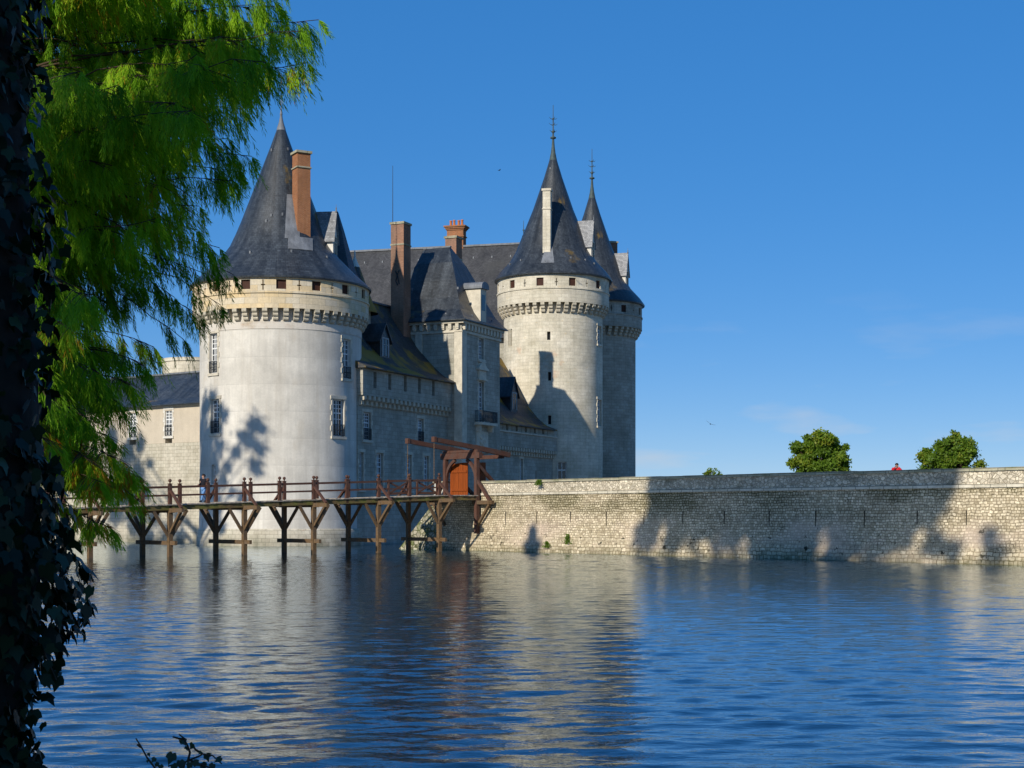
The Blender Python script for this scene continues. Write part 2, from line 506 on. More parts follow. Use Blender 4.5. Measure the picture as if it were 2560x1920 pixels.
    def data(s, name, mat, smooth=False):
        me = bpy.data.meshes.new(name)
        me.from_pydata(s.v, [], s.f)
        lay = me.uv_layers.new(name="UVMap")
        co = []
        for f, uv in zip(s.f, s.uv):
            if uv is None:
                p = [Vector(s.v[i]) for i in f]
                nv = Vector((0, 0, 0))
                for i in range(len(p)):
                    a, b = p[i], p[(i + 1) % len(p)]
                    nv += Vector(((a.y - b.y) * (a.z + b.z), (a.z - b.z) * (a.x + b.x), (a.x - b.x) * (a.y + b.y)))
                nv = nv.normalized() if nv.length > 1e-9 else Vector((0, 0, 1))
                if abs(nv.z) < .95:
                    ua = Vector((0, 0, 1)).cross(nv).normalized()
                    va = nv.cross(ua)
                else:
                    ua, va = Vector((1, 0, 0)), Vector((0, 1, 0))
                uv = [(q.dot(ua), q.dot(va)) for q in p]
            for a in uv:
                co += [a[0], a[1]]
        lay.data.foreach_set("uv", co)
        if mat is not None:
            me.materials.append(M[mat] if isinstance(mat, str) else mat)
        if smooth:
            me.polygons.foreach_set("use_smooth", [True] * len(me.polygons))
        me.update()
        return me
    def build(s, name, mat, parent=None, smooth=False, label=None, loc=None, rz=0.0):
        o = bpy.data.objects.new(name, s.data(name, mat, smooth))
        C.objects.link(o)
        if parent is not None:
            o.parent = parent
        if loc is not None:
            o.location = loc
        o.rotation_euler.z = rz
        if label:
            o["label"] = label
        return o

def weld(o, d=1e-4):
    bm = bmesh.new()
    bm.from_mesh(o.data)
    bmesh.ops.remove_doubles(bm, verts=bm.verts, dist=d)
    bmesh.ops.recalc_face_normals(bm, faces=bm.faces)
    bm.to_mesh(o.data)
    bm.free()
    return o

def thing(name, label, cat, loc=(0, 0, 0), rz=0.0, group=None):
    o = bpy.data.objects.new(name, None)
    o.empty_display_size = .5
    o.location = loc
    o.rotation_euler.z = rz
    C.objects.link(o)
    o["label"], o["category"] = label, cat
    if group:
        o["group"] = group
    return o

def tag(o, label, cat, group=None):
    o["label"], o["category"] = label, cat
    if group:
        o["group"] = group
    return o

def struct(o, kind="structure"):
    o["kind"] = kind
    return o

def again(src, parent, loc, rz=0.0, kids=True):
    """another one of the same part: object copies sharing the mesh"""
    c = src.copy()
    C.objects.link(c)
    c.parent = parent
    c.location = loc
    c.rotation_euler.z = rz
    if kids:
        for ch in src.children:
            again_child(ch, c)
    return c

def again_child(ch, parent):
    d = ch.copy()
    C.objects.link(d)
    d.parent = parent

def copy_thing(root):
    """a thing with copies of its parts and sub-parts"""
    r = root.copy()
    C.objects.link(r)
    for ch in list(root.children):
        c = ch.copy()
        C.objects.link(c)
        c.parent = r
        for g in list(ch.children):
            d = g.copy()
            C.objects.link(d)
            d.parent = c
    return r

def cut(o, cutter):
    """carve the openings gathered in the cutter out of a wall"""
    if not cutter.f:
        return o
    weld(o)
    cm = cutter.data("cutter", None)
    co = bpy.data.objects.new("cutter", cm)
    C.objects.link(co)
    bm = bmesh.new()
    bm.from_mesh(cm)
    bmesh.ops.recalc_face_normals(bm, faces=bm.faces)
    bm.to_mesh(cm)
    bm.free()
    co.parent = o.parent
    co.location = o.location
    md = o.modifiers.new("cut", 'BOOLEAN')
    md.operation = 'DIFFERENCE'
    md.solver = 'EXACT'
    md.object = co
    bpy.context.view_layer.update()
    dg = bpy.context.evaluated_depsgraph_get()
    me = bpy.data.meshes.new_from_object(o.evaluated_get(dg), preserve_all_data_layers=True, depsgraph=dg)
    o.modifiers.clear()
    old = o.data
    o.data = me
    bpy.data.meshes.remove(old)
    bpy.data.objects.remove(co, do_unlink=True)
    return o

def autosmooth(o, deg=35):
    me = o.data
    me.polygons.foreach_set("use_smooth", [True] * len(me.polygons))
    bm = bmesh.new()
    bm.from_mesh(me)
    for e in bm.edges:
        if len(e.link_faces) == 2:
            e.smooth = e.calc_face_angle(0) < rad(deg)
        else:
            e.smooth = False
    bm.to_mesh(me)
    bm.free()
    return o

# a local wall frame: origin p (on the face of the wall), outward direction n, sideways s, up z
def frame_box(mb, p, n, wd, ht, d0, d1):
    """box on a wall: width wd, height ht centred on p, from depth d0 (outside +) to d1 along the outward normal"""
    p, n = Vector(p), Vector(n).normalized()
    s = Vector((0, 0, 1)).cross(n).normalized()
    z = Vector((0, 0, 1))
    vs_ = []
    for d in (d0, d1):
        for a, b in ((-1, -1), (1, -1), (1, 1), (-1, 1)):
            vs_.append(p + n * d + s * a * wd / 2 + z * b * ht / 2)
    mb.mesh(vs_, [(0, 1, 2, 3), (7, 6, 5, 4), (1, 0, 4, 5), (2, 1, 5, 6), (3, 2, 6, 7), (0, 3, 7, 4)])

def frame_cross(mb, p, n, ht, arm, wd, d0, d1):
    p, n = Vector(p), Vector(n).normalized()
    s = Vector((0, 0, 1)).cross(n).normalized()
    a, h, k = wd / 2, ht / 2, arm / 2
    poly = [(-a, -h), (a, -h), (a, -a), (k, -a), (k, a), (a, a), (a, h), (-a, h), (-a, a), (-k, a), (-k, -a), (-a, -a)]
    mb.extrude(poly, lambda q, d: p + n * d + s * q[0] + Vector((0, 0, q[1])), d0, d1)

def window(parent, p, n, wd, ht, rec=.28, nx=2, rows=(3, 4), split=.36, rail=False, surround='dressed', bar=.05, name="window", mat='frame'):
    """casement window set back in its opening: frame (the part), pane, surround and railing (sub-parts)"""
    p, n = Vector(p), Vector(n).normalized()
    s = Vector((0, 0, 1)).cross(n).normalized()
    mb = MB()
    q = p - n * rec
    fw = .08
    frame_box(mb, q + s * (wd / 2 - fw / 2), n, fw, ht, 0, .08)
    frame_box(mb, q - s * (wd / 2 - fw / 2), n, fw, ht, 0, .08)
    frame_box(mb, q + Vector((0, 0, ht / 2 - fw / 2)), n, wd - 2 * fw, fw, 0, .078)
    frame_box(mb, q - Vector((0, 0, ht / 2 - fw / 2)), n, wd - 2 * fw, fw, 0, .078)
    iw, ih = wd - 2 * fw, ht - 2 * fw
    zt = ht / 2 - fw - ih * split                      # transom
    if rows[0]:
        frame_box(mb, q + Vector((0, 0, zt)), n, iw, .10, 0, .075)
    if nx > 1:
        frame_box(mb, q, n, .09, ih, 0, .082)
    cells = [(zt + .05, ht / 2 - fw, rows[0]), (-ht / 2 + fw, zt - .05, rows[1])] if rows[0] else [(-ht / 2 + fw, ht / 2 - fw, rows[1])]
    for z0, z1, r in cells:
        for k in range(1, r):
            frame_box(mb, q + Vector((0, 0, z0 + (z1 - z0) * k / r)), n, iw, bar, .02, .06)
        for h in range(nx):
            cx = -iw / 2 + iw / nx * (h + .5)
            frame_box(mb, q + s * cx + Vector((0, 0, (z0 + z1) / 2)), n, bar, z1 - z0, .018, .058)
    o = mb.build(name, mat, parent)
    g = MB()
    frame_box(g, q, n, wd, ht, -.02, .03)
    g.build("window_pane", 'glass', o)
    if surround:
        sm = MB()
        t_ = .2
        zs = 0
        k = 0
        z = -ht / 2
        while z < ht / 2 - .05:
            hh = min(.42, ht / 2 - z)
            ex = .26 if k % 2 else .14
            for sg in (-1, 1):
                frame_box(sm, p + s * sg * (wd / 2 + ex / 2 + .004) + Vector((0, 0, z + hh / 2)), n, ex, hh - .012, -.12, .03 + .003 * (k % 2))
            z += hh
            k += 1
        frame_box(sm, p + Vector((0, 0, ht / 2 + .15)), n, wd + .5, .26, -.12, .045)
        frame_box(sm, p - Vector((0, 0, ht / 2 + .11)), n, wd + .44, .2, -.12, .11)
        sm.build("window_surround", surround, o)
    if rail:
        rm = MB()
        for zz in (.08, .95):
            frame_box(rm, p + Vector((0, 0, -ht / 2 + zz)), n, wd, .05, .02, .07)
        kk = max(5, int(wd / .12))
        for i in range(kk + 1):
            frame_box(rm, p + s * (-wd / 2 + wd * i / kk) + Vector((0, 0, -ht / 2 + .5)), n, .028, .88, .03, .06)
        for i in range(kk):
            frame_box(rm, p + s * (-wd / 2 + wd * (i + .5) / kk) + Vector((0, 0, -ht / 2 + .5)), n, .07, .05, .035, .055)
        rm.build("window_railing", 'iron', o)
    return o

def chimney(parent, c, sx, sy, z0, z1, rz, mat, bands=(), capm='dressed', cap_h=.22, over=.09):
    mb = MB()
    mb.box((c[0], c[1], (z0 + z1) / 2), (sx, sy, z1 - z0), rz)
    o = mb.build("chimney", mat, parent)
    cb = MB()
    cb.box((c[0], c[1], z1 + cap_h / 2), (sx + 2 * over, sy + 2 * over, cap_h), rz)
    cb.box((c[0], c[1], z1 + cap_h + .03), (sx * .75, sy * .75, .06), rz)
    cb.build("chimney_cap", capm, o)
    if bands:
        bb = MB()
        for z in bands:
            bb.box((c[0], c[1], z), (sx + 2 * over * .6, sy + 2 * over * .6, .13), rz)
        bb.build("string_band", capm, o)
    return o

def gabled_dormer(parent, base, d, z_bot, z_eave, z_ridge, r0, r1, hw, mats=('slate_light', 'white_stone', 'dressed'), over=.22, finial=True, glass=True, name="dormer"):
    """dormer standing out from a roof along horizontal direction d, from r0 (inside the roof) to r1 (its face)"""
    d = Vector((d[0], d[1], 0)).normalized()
    s = Vector((0, 0, 1)).cross(d)
    B = Vector((base[0], base[1], 0))
    def Q(r, l, z):
        return B + d * r + s * l + Vector((0, 0, z))
    mb = MB()
    poly = [(-hw, z_bot), (hw, z_bot), (hw, z_eave), (0, z_ridge - .12), (-hw, z_eave)]
    mb.extrude(poly, lambda p, r: Q(r, p[0], p[1]), r0, r1 - .16)
    o = mb.build(name, mats[1], parent)
    rf = MB()
    k = (z_ridge - z_eave) / hw
    e = hw + over
    ze = z_eave - k * over
    poly = [(-e, ze - .06), (-hw, z_eave - .09), (0, z_ridge - .1), (hw, z_eave - .09), (e, ze - .06), (e, ze + .05), (0, z_ridge + .03), (-e, ze + .05)]
    rf.extrude(poly, lambda p, r: Q(r, p[0], p[1]), r0 - .4, r1)
    rf.build("dormer_roof", mats[0], o)
    if glass:
        p = Q(r1 - .16, 0, (z_bot + z_eave) / 2 + .1)
        hh = (z_eave - z_bot) - .35
        fr = MB()
        for a in (-1, 1):
            frame_box(fr, p + s * a * (hw * .62), d, .14, hh, .0, .07)
        frame_box(fr, p + Vector((0, 0, hh / 2)), d, hw * 1.4, .14, .0, .072)
        frame_box(fr, p, d, .07, hh - .14, .0, .06)
        frame_box(fr, p + Vector((0, 0, hh * .15)), d, hw * 1.1, .06, .0, .05)
        fr.build("dormer_window", mats[2], o)
        gl = MB()
        frame_box(gl, p, d, hw * 1.1, hh - .14, 0, .02)
        gl.build("dormer_pane", 'glass', o)
    if finial:
        f = MB()
        q = Q(r1 - .06, 0, z_ridge)
        f.lathe([(0, q.z - .1), (.09, q.z - .08), (.09, q.z + .05), (.045, q.z + .12), (.06, q.z + .3), (.02, q.z + .36), (.012, q.z + .6), (0, q.z + .61)], 8, (q.x, q.y))
        f.build("dormer_finial", 'lead', o, True)
    return o

# ------------------------------------------------------------------ water, banks, far ground
def build_water():
    t = NT("moat_water")
    ob = t.obj()
    n2 = t.noise(t.map(ob, (1.5, 3.6, 1), (5, 2, 0)), 1.0, 3, .5)
    n3 = t.noise(t.map(ob, (5.0, 10.0, 1), (1, 9, 0)), 1.0, 3, .55)
    h = t.math('ADD', t.math('MULTIPLY', n2, .010), t.math('MULTIPLY', n3, .007))
    bmp = t.n("Bump", Height=h, Strength=1.0, Distance=1.0).outputs[0]
    t.p(Base_Color=(.006, .012, .014, 1), Roughness=.5, Specular_IOR_Level=0.0)
    gl = t.n("BsdfGlossy", Color=(.86, .94, 1.0, 1), Roughness=.012, Normal=bmp)
    fr = t.n("Fresnel", IOR=1.33, Normal=bmp).outputs[0]
    mx = t.n("MixShader", Fac=t.math('MINIMUM', t.math('POWER', fr, .66), .93))
    t.t.links.new(t.b.outputs[0], mx.inputs[1])
    t.t.links.new(gl.outputs[0], mx.inputs[2])
    t.t.links.new(mx.outputs[0], t.out.inputs[0])
    # wind ripples as real relief, running mostly towards the viewer
    X0, X1, Y0, Y1 = -52.0, 62.0, 8.0, 132.0
    rows_ = [Y0]
    while rows_[-1] < Y1:
        rows_.append(rows_[-1] + .042 + .0011 * rows_[-1])
    rows_[-1] = Y1
    nx, ny = 780, len(rows_)
    gx, gy = np.meshgrid(np.linspace(X0, X1, nx), np.array(rows_))
    rng = np.random.default_rng(5)
    z = np.zeros_like(gx)
    for k in range(70):
        lam = .30 * (1.7 / .30) ** (rng.random() ** 1.35)
        a = rng.normal() * rad(16 + 26 * max(0.0, 1 - (lam - .3) / .7)) + rad(4)
        kx, ky = 2 * PI / lam * math.sin(a), 2 * PI / lam * math.cos(a)
        amp = WAVE * lam / (2 * PI) * (1.0 if lam < .9 else .7)
        ph = rng.random() * 6.28
        warp = .55 * np.sin(gx * .21 + gy * .07 + k) + .45 * np.sin(gx * .09 - gy * .17 + 2.3 * k) + .25 * np.sin(gx * .53 + 1.7 * k)
        env = .5 + .5 * np.sin(gx * (.10 + .22 * rng.random()) + gy * (.05 + .1 * rng.random()) + rng.random() * 6.28)
        z += amp * (.35 + 1.1 * env) * np.sin(kx * gx + ky * gy + ph + warp)
    calm = .72 + .38 * np.sin(gx * .06 + 1.2 + .8 * np.sin(gy * .05)) * np.sin(gy * .09 + .02 * gx)
    z *= calm
    edge = np.minimum(np.minimum(gx - X0, X1 - gx), np.minimum(gy - Y0, Y1 - gy))
    z *= np.clip(edge / 3.0, 0, 1)
    v = np.stack([gx, gy, z], -1).reshape(-1, 3)
    idx = np.arange(nx * ny).reshape(ny, nx)
    q = np.stack([idx[:-1, :-1], idx[:-1, 1:], idx[1:, 1:], idx[1:, :-1]], -1).reshape(-1, 4)
    B = [(-260, -40), (320, -40), (320, 420), (-260, 420)]
    I = [(X0, Y0), (X1, Y0), (X1, Y1), (X0, Y1)]
    n0 = len(v)
    v = np.concatenate([v, np.array([(x, y, 0) for x, y in B + I])])
    q = np.concatenate([q, np.array([(n0 + k, n0 + (k + 1) % 4, n0 + 4 + (k + 1) % 4, n0 + 4 + k) for k in range(4)])])
    me = bpy.data.meshes.new("water")
    me.vertices.add(len(v))
    me.vertices.foreach_set("co", v.reshape(-1).astype(np.float32))
    me.loops.add(q.size)
    me.loops.foreach_set("vertex_index", q.reshape(-1).astype(np.int32))
    me.polygons.add(len(q))
    me.polygons.foreach_set("loop_start", np.arange(0, q.size, 4, dtype=np.int32))
    me.polygons.foreach_set("use_smooth", np.ones(len(q), dtype=bool))
    me.update(calc_edges=True)
    me.materials.append(t.m)
    o = bpy.data.objects.new("water", me)
    C.objects.link(o)
    struct(o)
WAVE = .0142
build_water()

def hash2(x, y, s=1.0):
    return mnoise.noise(Vector((x * s, y * s, 3.3)))

def bank_edge(x, y):
    """signed distance onto the land"""
    e = 9.0 + 9.0 * min(1, max(0, (-x - 7) / 4))
    d1 = e - y
    d2 = (-.337 * y - 3.2) - x
    return max(d1, d2)

def bank_h(x, y):
    d = bank_edge(x, y)
    top = .9 + 1.9 * min(1, max(0, (y - 30) / 50)) * (1 if x < -10 else 0)
    return max(-1.6, min(top, d * .32)) + .12 * hash2(x, y, .5)

def build_bank():
    xs = list(np.arange(-110, 61, 2.5))
    ys = list(np.arange(-60, 176, 2.5))
    mb = MB()
    vs_ = [(x, y, bank_h(x, y)) for y in ys for x in xs]
    nx = len(xs)
    fs = []
    for j in range(len(ys) - 1):
        for i in range(nx - 1):
            q = (j * nx + i, j * nx + i + 1, (j + 1) * nx + i + 1, (j + 1) * nx + i)
            if max(vs_[a][2] for a in q) > -1.0:
                fs.append(q)
    mb.mesh(vs_, fs)
    m = plain("grassy_bank", (.05, .065, .02), .95, .4, .8, c2=(.09, .07, .035))
    struct(mb.build("bank", m, smooth=True))
    fm = plain("far_fields", (.07, .10, .03), .95, .3, .05, bump=0)
    g = MB()
    X0, X1, Y0, Y1, E = -255, 315, -38, 415, 4500
    for a in ([(-E, -E), (E, -E), (E, Y0), (-E, Y0)], [(-E, Y1), (E, Y1), (E, E), (-E, E)], [(-E, Y0), (X0, Y0), (X0, Y1), (-E, Y1)], [(X1, Y0), (E, Y0), (E, Y1), (X1, Y1)]):
        g.face([(x, y, .6) for x, y in a])
    struct(g.build("ground", fm))
    b = MB()
    b.face([(-300, -60, -2), (360, -60, -2), (360, 460, -2), (-300, 460, -2)])
    struct(b.build("moat_bed", plain("moat_mud", (.03, .028, .02), .95, .2, .3, bump=0)))
build_bank()

# ------------------------------------------------------------------ round towers
def tower_dirs(cx, cy):
    c = Vector((-cx, -cy, 0)).normalized()
    r = Vector((-c.y, c.x, 0))
    return lambda deg: c * math.cos(rad(deg)) + r * math.sin(rad(deg))

CORBEL = [(-.06, 0), (.62, 0), (.62, -.22), (.57, -.30), (.46, -.34), (.46, -.52), (.41, -.60), (.28, -.64), (.28, -.80), (.22, -.90), (.08, -.97), (-.06, -.99)]

def machicolation(root, R, z, n, ph, wd=.38, scale=1.0, arc=None):
    src = None
    for k in range(n):
        a = ph + 2 * PI * k / n
        loc = (R * math.cos(a), R * math.sin(a), z)
        if src is None:
            mb = MB()
            mb.extrude(CORBEL, lambda p, y: (p[0] * scale, y, p[1] * scale), -wd / 2, wd / 2)
            src = weld(mb.build("corbel", 'corbel', root, loc=loc, rz=a))
        else:
            again(src, root, loc, a)

def wall_tower(root, cx, cy, R, Rg, zc, zs, ze, wallm, galm, base_flare, wins, opens, slits, loops=(), zplinth=None):
    D = tower_dirs(cx, cy)
    prof = [(0, -1.6), (R + base_flare, -1.6), (R + base_flare * .9, 0.2), (R + base_flare * .35, .9), (R + .03, 3), (R, 6), (R, zc - .6), (R, zc), (0, zc)]
    wl = MB().lathe(prof, 112, uref=R).build("wall", wallm, root)
    cb = MB()
    for w_ in wins:
        d = D(w_['a'])
        frame_box(cb, d * R + Vector((0, 0, (w_['z0'] + w_['z1']) / 2)), d, w_['w'], w_['z1'] - w_['z0'], .6, -w_.get('dep', .75))
    for (a, z0, z1, wd) in loops:
        d = D(a)
        frame_box(cb, d * R + Vector((0, 0, (z0 + z1) / 2)), d, wd, z1 - z0, .5, -.6)
    cut(wl, cb)
    autosmooth(wl)
    for w_ in wins:
        d = D(w_['a'])
        off = R - (w_['w'] / 2) ** 2 / (2 * R)
        p = d * off + Vector((0, 0, (w_['z0'] + w_['z1']) / 2))
        if w_.get('kind') == 'board':
            b = MB()
            frame_box(b, p - d * .35, d, w_['w'], w_['z1'] - w_['z0'], 0, .05)
            b.build("shutter_or_void", 'void', root)  # dark sheet painted as the opening's inner shade, no real boarding
        else:
            window(root, p, d, w_['w'], w_['z1'] - w_['z0'], rec=w_.get('rec', .3), nx=w_.get('nx', 2), rows=w_.get('rows', (3, 4)), rail=w_.get('rail', False), surround=w_.get('sur', 'dressed'), bar=.055)
    gp = [(0, zc), (Rg, zc), (Rg, zs), (Rg + .09, zs + .02), (Rg + .09, zs + .16), (Rg, zs + .2), (Rg, ze - .1), (Rg + .1, ze), (0, ze)]
    g = MB().lathe(gp, 112, uref=Rg).build("gallery", galm, root)
    cb = MB()
    zo = zs + .2 + .08
    oh = min(.86, ze - zs - .5)
    for a in opens:
        d = D(a)
        frame_box(cb, d * Rg + Vector((0, 0, zo + oh / 2 + .05)), d, .78, oh, .4, -.5)
    for a in slits:
        d = D(a)
        frame_cross(cb, d * Rg + Vector((0, 0, zo + oh / 2)), d, .82, .34, .10, .4, -.45)
    cut(g, cb)
    autosmooth(g)
    for a in opens:
        d = D(a)
        b = MB()
        frame_box(b, d * (Rg - .012) + Vector((0, 0, zo + oh / 2 + .05)), d, .78, oh, -.22, -.17)
        b.build("shutter_or_void", 'shutter_or_void', root)
    return D

def cone_roof(root, prof, mat, cap, rod, rodm='lead', n=112, knobs=()):
    r = MB().lathe(prof, n, uref=4.0).build("roof", mat, root)
    autosmooth(r, 30)
    # lead cap and rod
    f = MB().lathe(cap, 24)
    fo = f.build("finial", rodm, r, True)
    return r

# --- the big artillery tower on the left
AX, AY, AR = -19.3, 127.1, 6.68
ta = thing("round_tower", "wide white plastered round tower with brick chimney, left of the others", "tower", (AX, AY, 0))
Wn = lambda a, z0, z1, wd, **k: dict(a=a, z0=z0, z1=z1, w=wd, **k)
D = wall_tower(ta, AX, AY, AR, 7.28, 18.84, 20.0, 21.25, 'plaster', 'gallery', .22,
    [Wn(-54, 13.9, 17.1, 1.1, rail=True, sur='dressed'), Wn(-52, 9.05, 11.8, 1.1, rail=True, sur='dressed'),
     Wn(52.5, 13.6, 16.8, 1.05, rail=True, sur='dressed'), Wn(43.6, 8.85, 11.85, 1.3, rail=True, sur='dressed', rec=.35),
     Wn(-54, 5.0, 6.55, .55, nx=1, rows=(0, 4), sur=None)],
    [k * 22.5 for k in range(16)], [k * 22.5 + 11.25 for k in range(16)],
    [(-70, .9, 2.1, .13), (21.2, 1.05, 2.2, .13), (71, 9.6, 10.4, .14)])
hole = MB().ball((0, 0, 0), (.2, .2, .2))
machicolation(ta, AR, 18.84, 54, rad(1.7), .40)
# blocks of bare brick band under the corbels, plinth course at the foot
MB().lathe([(AR + .01, 17.25), (AR + .035, 17.27), (AR + .035, 17.9), (AR + .01, 17.92)], 112, uref=AR).build("stone_band", masonry("pinkish_block_band", (.50, .36, .26), (.54, .47, .37), (.36, .32, .26), .62, .3, .012, plist=[((.58, .53, .46), (.35, .5, 1), 1.2, .42, .55, 1.0)]), ta)
MB().lathe([(AR + .36, -1.0), (AR + .33, .3), (AR + .2, 1.0), (AR + .12, 1.35), (AR + .02, 1.42)], 112, uref=AR).build("plinth", 'ashlar_low', ta, True)
roofA = cone_roof(ta, [(7.1, 21.2), (7.5, 21.22), (7.52, 21.36), (7.0, 21.85), (6.4, 22.35), (5.62, 23.15), (4.82, 23.95), (4.24, 24.75), (3.75, 25.8), (3.35, 26.76), (2.2, 29.8), (.9, 33.2), (.335, 34.79), (0, 35.2)], 'slate',
    [(.42, 34.5), (.36, 34.8), (.2, 35.3), (.12, 35.7), (.095, 35.95), (.13, 36.0), (.085, 36.1), (.065, 36.4), (.035, 36.55), (.03, 39.3), (0, 39.35)], None)
ch = Vector((1.55, -2.85, 0))
chimney(ta, (2.05, -2.62), 1.12, 1.2, 23.2, 32.0, rad(29), 'brick', (30.85,), 'coping', .2, .12)
# lead saddle and flashings round the chimney foot, laid on the cone
def cone_patch(root, prof, D_, lat, z0, z1, mat='lead', off=.035, name="flashing"):
    """sheet on a cone roof; lat(z) gives its sideways extent as seen from the moat"""
    def rad_at(z):
        for (ra, za), (rb, zb) in zip(prof[:-1], prof[1:]):
            if za <= z <= zb and zb > za:
                return ra + (rb - ra) * (z - za) / (zb - za)
        return prof[-1][0]
    mb = MB()
    rows_ = []
    for z in np.linspace(z0, z1, 10):
        r = rad_at(z) + off
        a, b = lat(z)
        pa, pb = math.asin(max(-1, min(1, a / r))), math.asin(max(-1, min(1, b / r)))
        rows_.append([D_(math.degrees(pa + (pb - pa) * k / 5)) * r + Vector((0, 0, z)) for k in range(6)])
    for A_, B_ in zip(rows_[:-1], rows_[1:]):
        for k in range(5):
            mb.face([A_[k], A_[k + 1], B_[k + 1], B_[k]])
    return mb.build(name, mat, root)
PROFA = [(7.0, 21.85), (6.4, 22.35), (5.62, 23.15), (4.82, 23.95), (4.24, 24.75), (3.75, 25.8), (3.35, 26.76), (2.2, 29.8), (.9, 33.2)]
def roof_hooks(root, prof, D_, spots):
    """small pale lead hooks dotted round a cone roof: (sideways offset seen from the moat, height)"""
    for lat, z in spots:
        r = next(ra + (rb - ra) * (z - za) / (zb - za) for (ra, za), (rb, zb) in zip(prof[:-1], prof[1:]) if za <= z <= zb and zb > za)
        d = D_(math.degrees(math.asin(max(-.99, min(.99, lat / r)))))
        mb = MB()
        frame_box(mb, d * (r + .02) + Vector((0, 0, z)), d, .13, .24, -.1, .07)
        mb.build("roof_hook", 'lead', root)
roof_hooks(ta, PROFA, D, [(-4.9, 23.4), (-2.45, 23.6), (.8, 23.7), (3.7, 23.5), (-.75, 32.8), (.55, 32.9), (-.8, 26.9), (.1, 27.0), (-1.2, 26.4)])
cone_patch(ta, PROFA, D, lambda z: (.28 + .05 * (z - 25), 1.5), 24.9, 28.8)
cone_patch(ta, PROFA, D, lambda z: (.55, 2.55), 23.95, 25.1, off=.06)
gabled_dormer(ta, (0, 0), D(75), 23.9, 25.75, 27.75, 1.2, 4.75, .72)

# --- donjon towers
BX, BY, BR = 4.59, 169.5, 5.5
tb = thing("round_tower", "pale sunlit round tower with slender stone chimney, in front of its darker twin", "tower", (BX, BY, 0))
PROF = [(6.2, 28.42), (6.55, 28.44), (6.57, 28.58), (5.98, 29.4), (4.86, 30.6), (4.15, 31.8), (3.69, 32.96), (2.25, 36.5), (1.03, 40.06), (.38, 42.2), (0, 42.6)]
CAP = [(.46, 41.9), (.40, 42.2), (.26, 42.9), (.17, 43.6), (.12, 44.3), (.12, 44.45), (.32, 44.5), (.32, 44.62), (.10, 44.75), (.09, 45.1), (.2, 45.2), (.2, 45.3), (.07, 45.4), (.06, 46.6), (.12, 46.7), (.04, 46.8), (.03, 48.2), (0, 48.25)]
D = wall_tower(tb, BX, BY, BR, 6.22, 25.43, 26.85, 28.5, 'ashlar', 'ashlar', .1,
    [Wn(-57, 21.0, 22.9, .32, nx=1, rows=(0, 1), sur=None, kind='board'), Wn(-62, 21.0, 22.9, .32, nx=1, rows=(0, 1), sur=None, kind='board'),
     Wn(-5, 21.4, 22.3, .36, kind='board'), Wn(-4, 17.0, 17.95, .34, kind='board'), Wn(-4, 12.3, 13.25, .34, kind='board'),
     Wn(69, 21.3, 23.3, 1.2, rows=(2, 3)), Wn(69, 12.3, 15.2, 1.25, rows=(2, 3)),
     Wn(10.3, 5.8, 8.27, 1.0, nx=1, rows=(1, 1), split=.45, mat='dressed', sur=None)],
    [-13.2 + 32.73 * k for k in range(11)], [3.2 + 32.73 * k for k in range(11)])
machicolation(tb, BR, 25.43, 44, rad(4), .42, 1.12)
roofB = cone_roof(tb, PROF, 'slate', CAP, None, 'verdigris')
def spurs(parent, zs, r=.0):
    s_ = MB()
    for z, L in zs:
        for k in range(4):
            a = k * PI / 2 + .4
            s_.tube([(0, 0, z), (L * .7 * math.cos(a), L * .7 * math.sin(a), z + .03), (L * math.cos(a), L * math.sin(a), z + .16)], [.03, .03, .02], 5)
    return s_.build("finial_spur", 'verdigris', parent)
spurs(roofB, [(45.25, .42), (46.0, .5), (46.65, .45)])
MB().tube([(0, 0, 42), (0, 0, 43)], [.05, .05], 6)
dn = D(-9)
cp = dn * 4.15
an = math.atan2(dn.y, dn.x)
stk = chimney(tb, (cp.x, cp.y), .95, .85, 29.2, 37.7, an, 'ashlar', (35.75,), 'dressed', .24, .1)
cone_patch(tb, PROF, D, lambda z: (-1.35 + .25 * (z - 29.6), .12 - .1 * (z - 29.6)), 29.7, 33.5)
roof_hooks(tb, PROF, D, [(-4.75, 30.1), (-3.5, 30.3), (-.9, 29.8), (1.9, 30.4), (3.5, 30.3), (4.5, 30.0), (-.3, 41.0)])
q = D(-9) * 4.75
MB().box((q.x, q.y, 30.35), (.5, 1.1, .55), an, (.4, .8)).build("flashing", 'lead', tb)
gabled_dormer(tb, (0, 0), D(75), 30.4, 32.75, 35.1, 1.0, 4.7, .74)

# --- darker twin behind: a copy with its own parts
CX, CY = 9.99, 189.8
tc = thing("round_tower", "dark shaded round tower at the right end of the castle, behind the sunlit one", "tower", (CX, CY, 0))
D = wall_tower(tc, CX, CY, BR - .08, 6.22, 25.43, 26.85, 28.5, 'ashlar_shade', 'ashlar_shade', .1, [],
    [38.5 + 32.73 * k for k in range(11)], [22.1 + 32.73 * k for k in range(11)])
machicolation(tc, BR - .08, 25.43, 44, rad(2), .42, 1.12)
roofC = cone_roof(tc, PROF, 'slate', CAP, None, 'verdigris')
spurs(roofC, [(45.25, .42), (46.0, .5), (46.65, .45)])
gabled_dormer(tc, (0, 0), D(75), 30.4, 32.75, 35.0, 1.0, 4.65, .74)
chimney(tc, (2.76, 3.2), 1.0, .9, 30.8, 37.0, rad(20), 'brick_dark', (), 'coping', .2, .1)

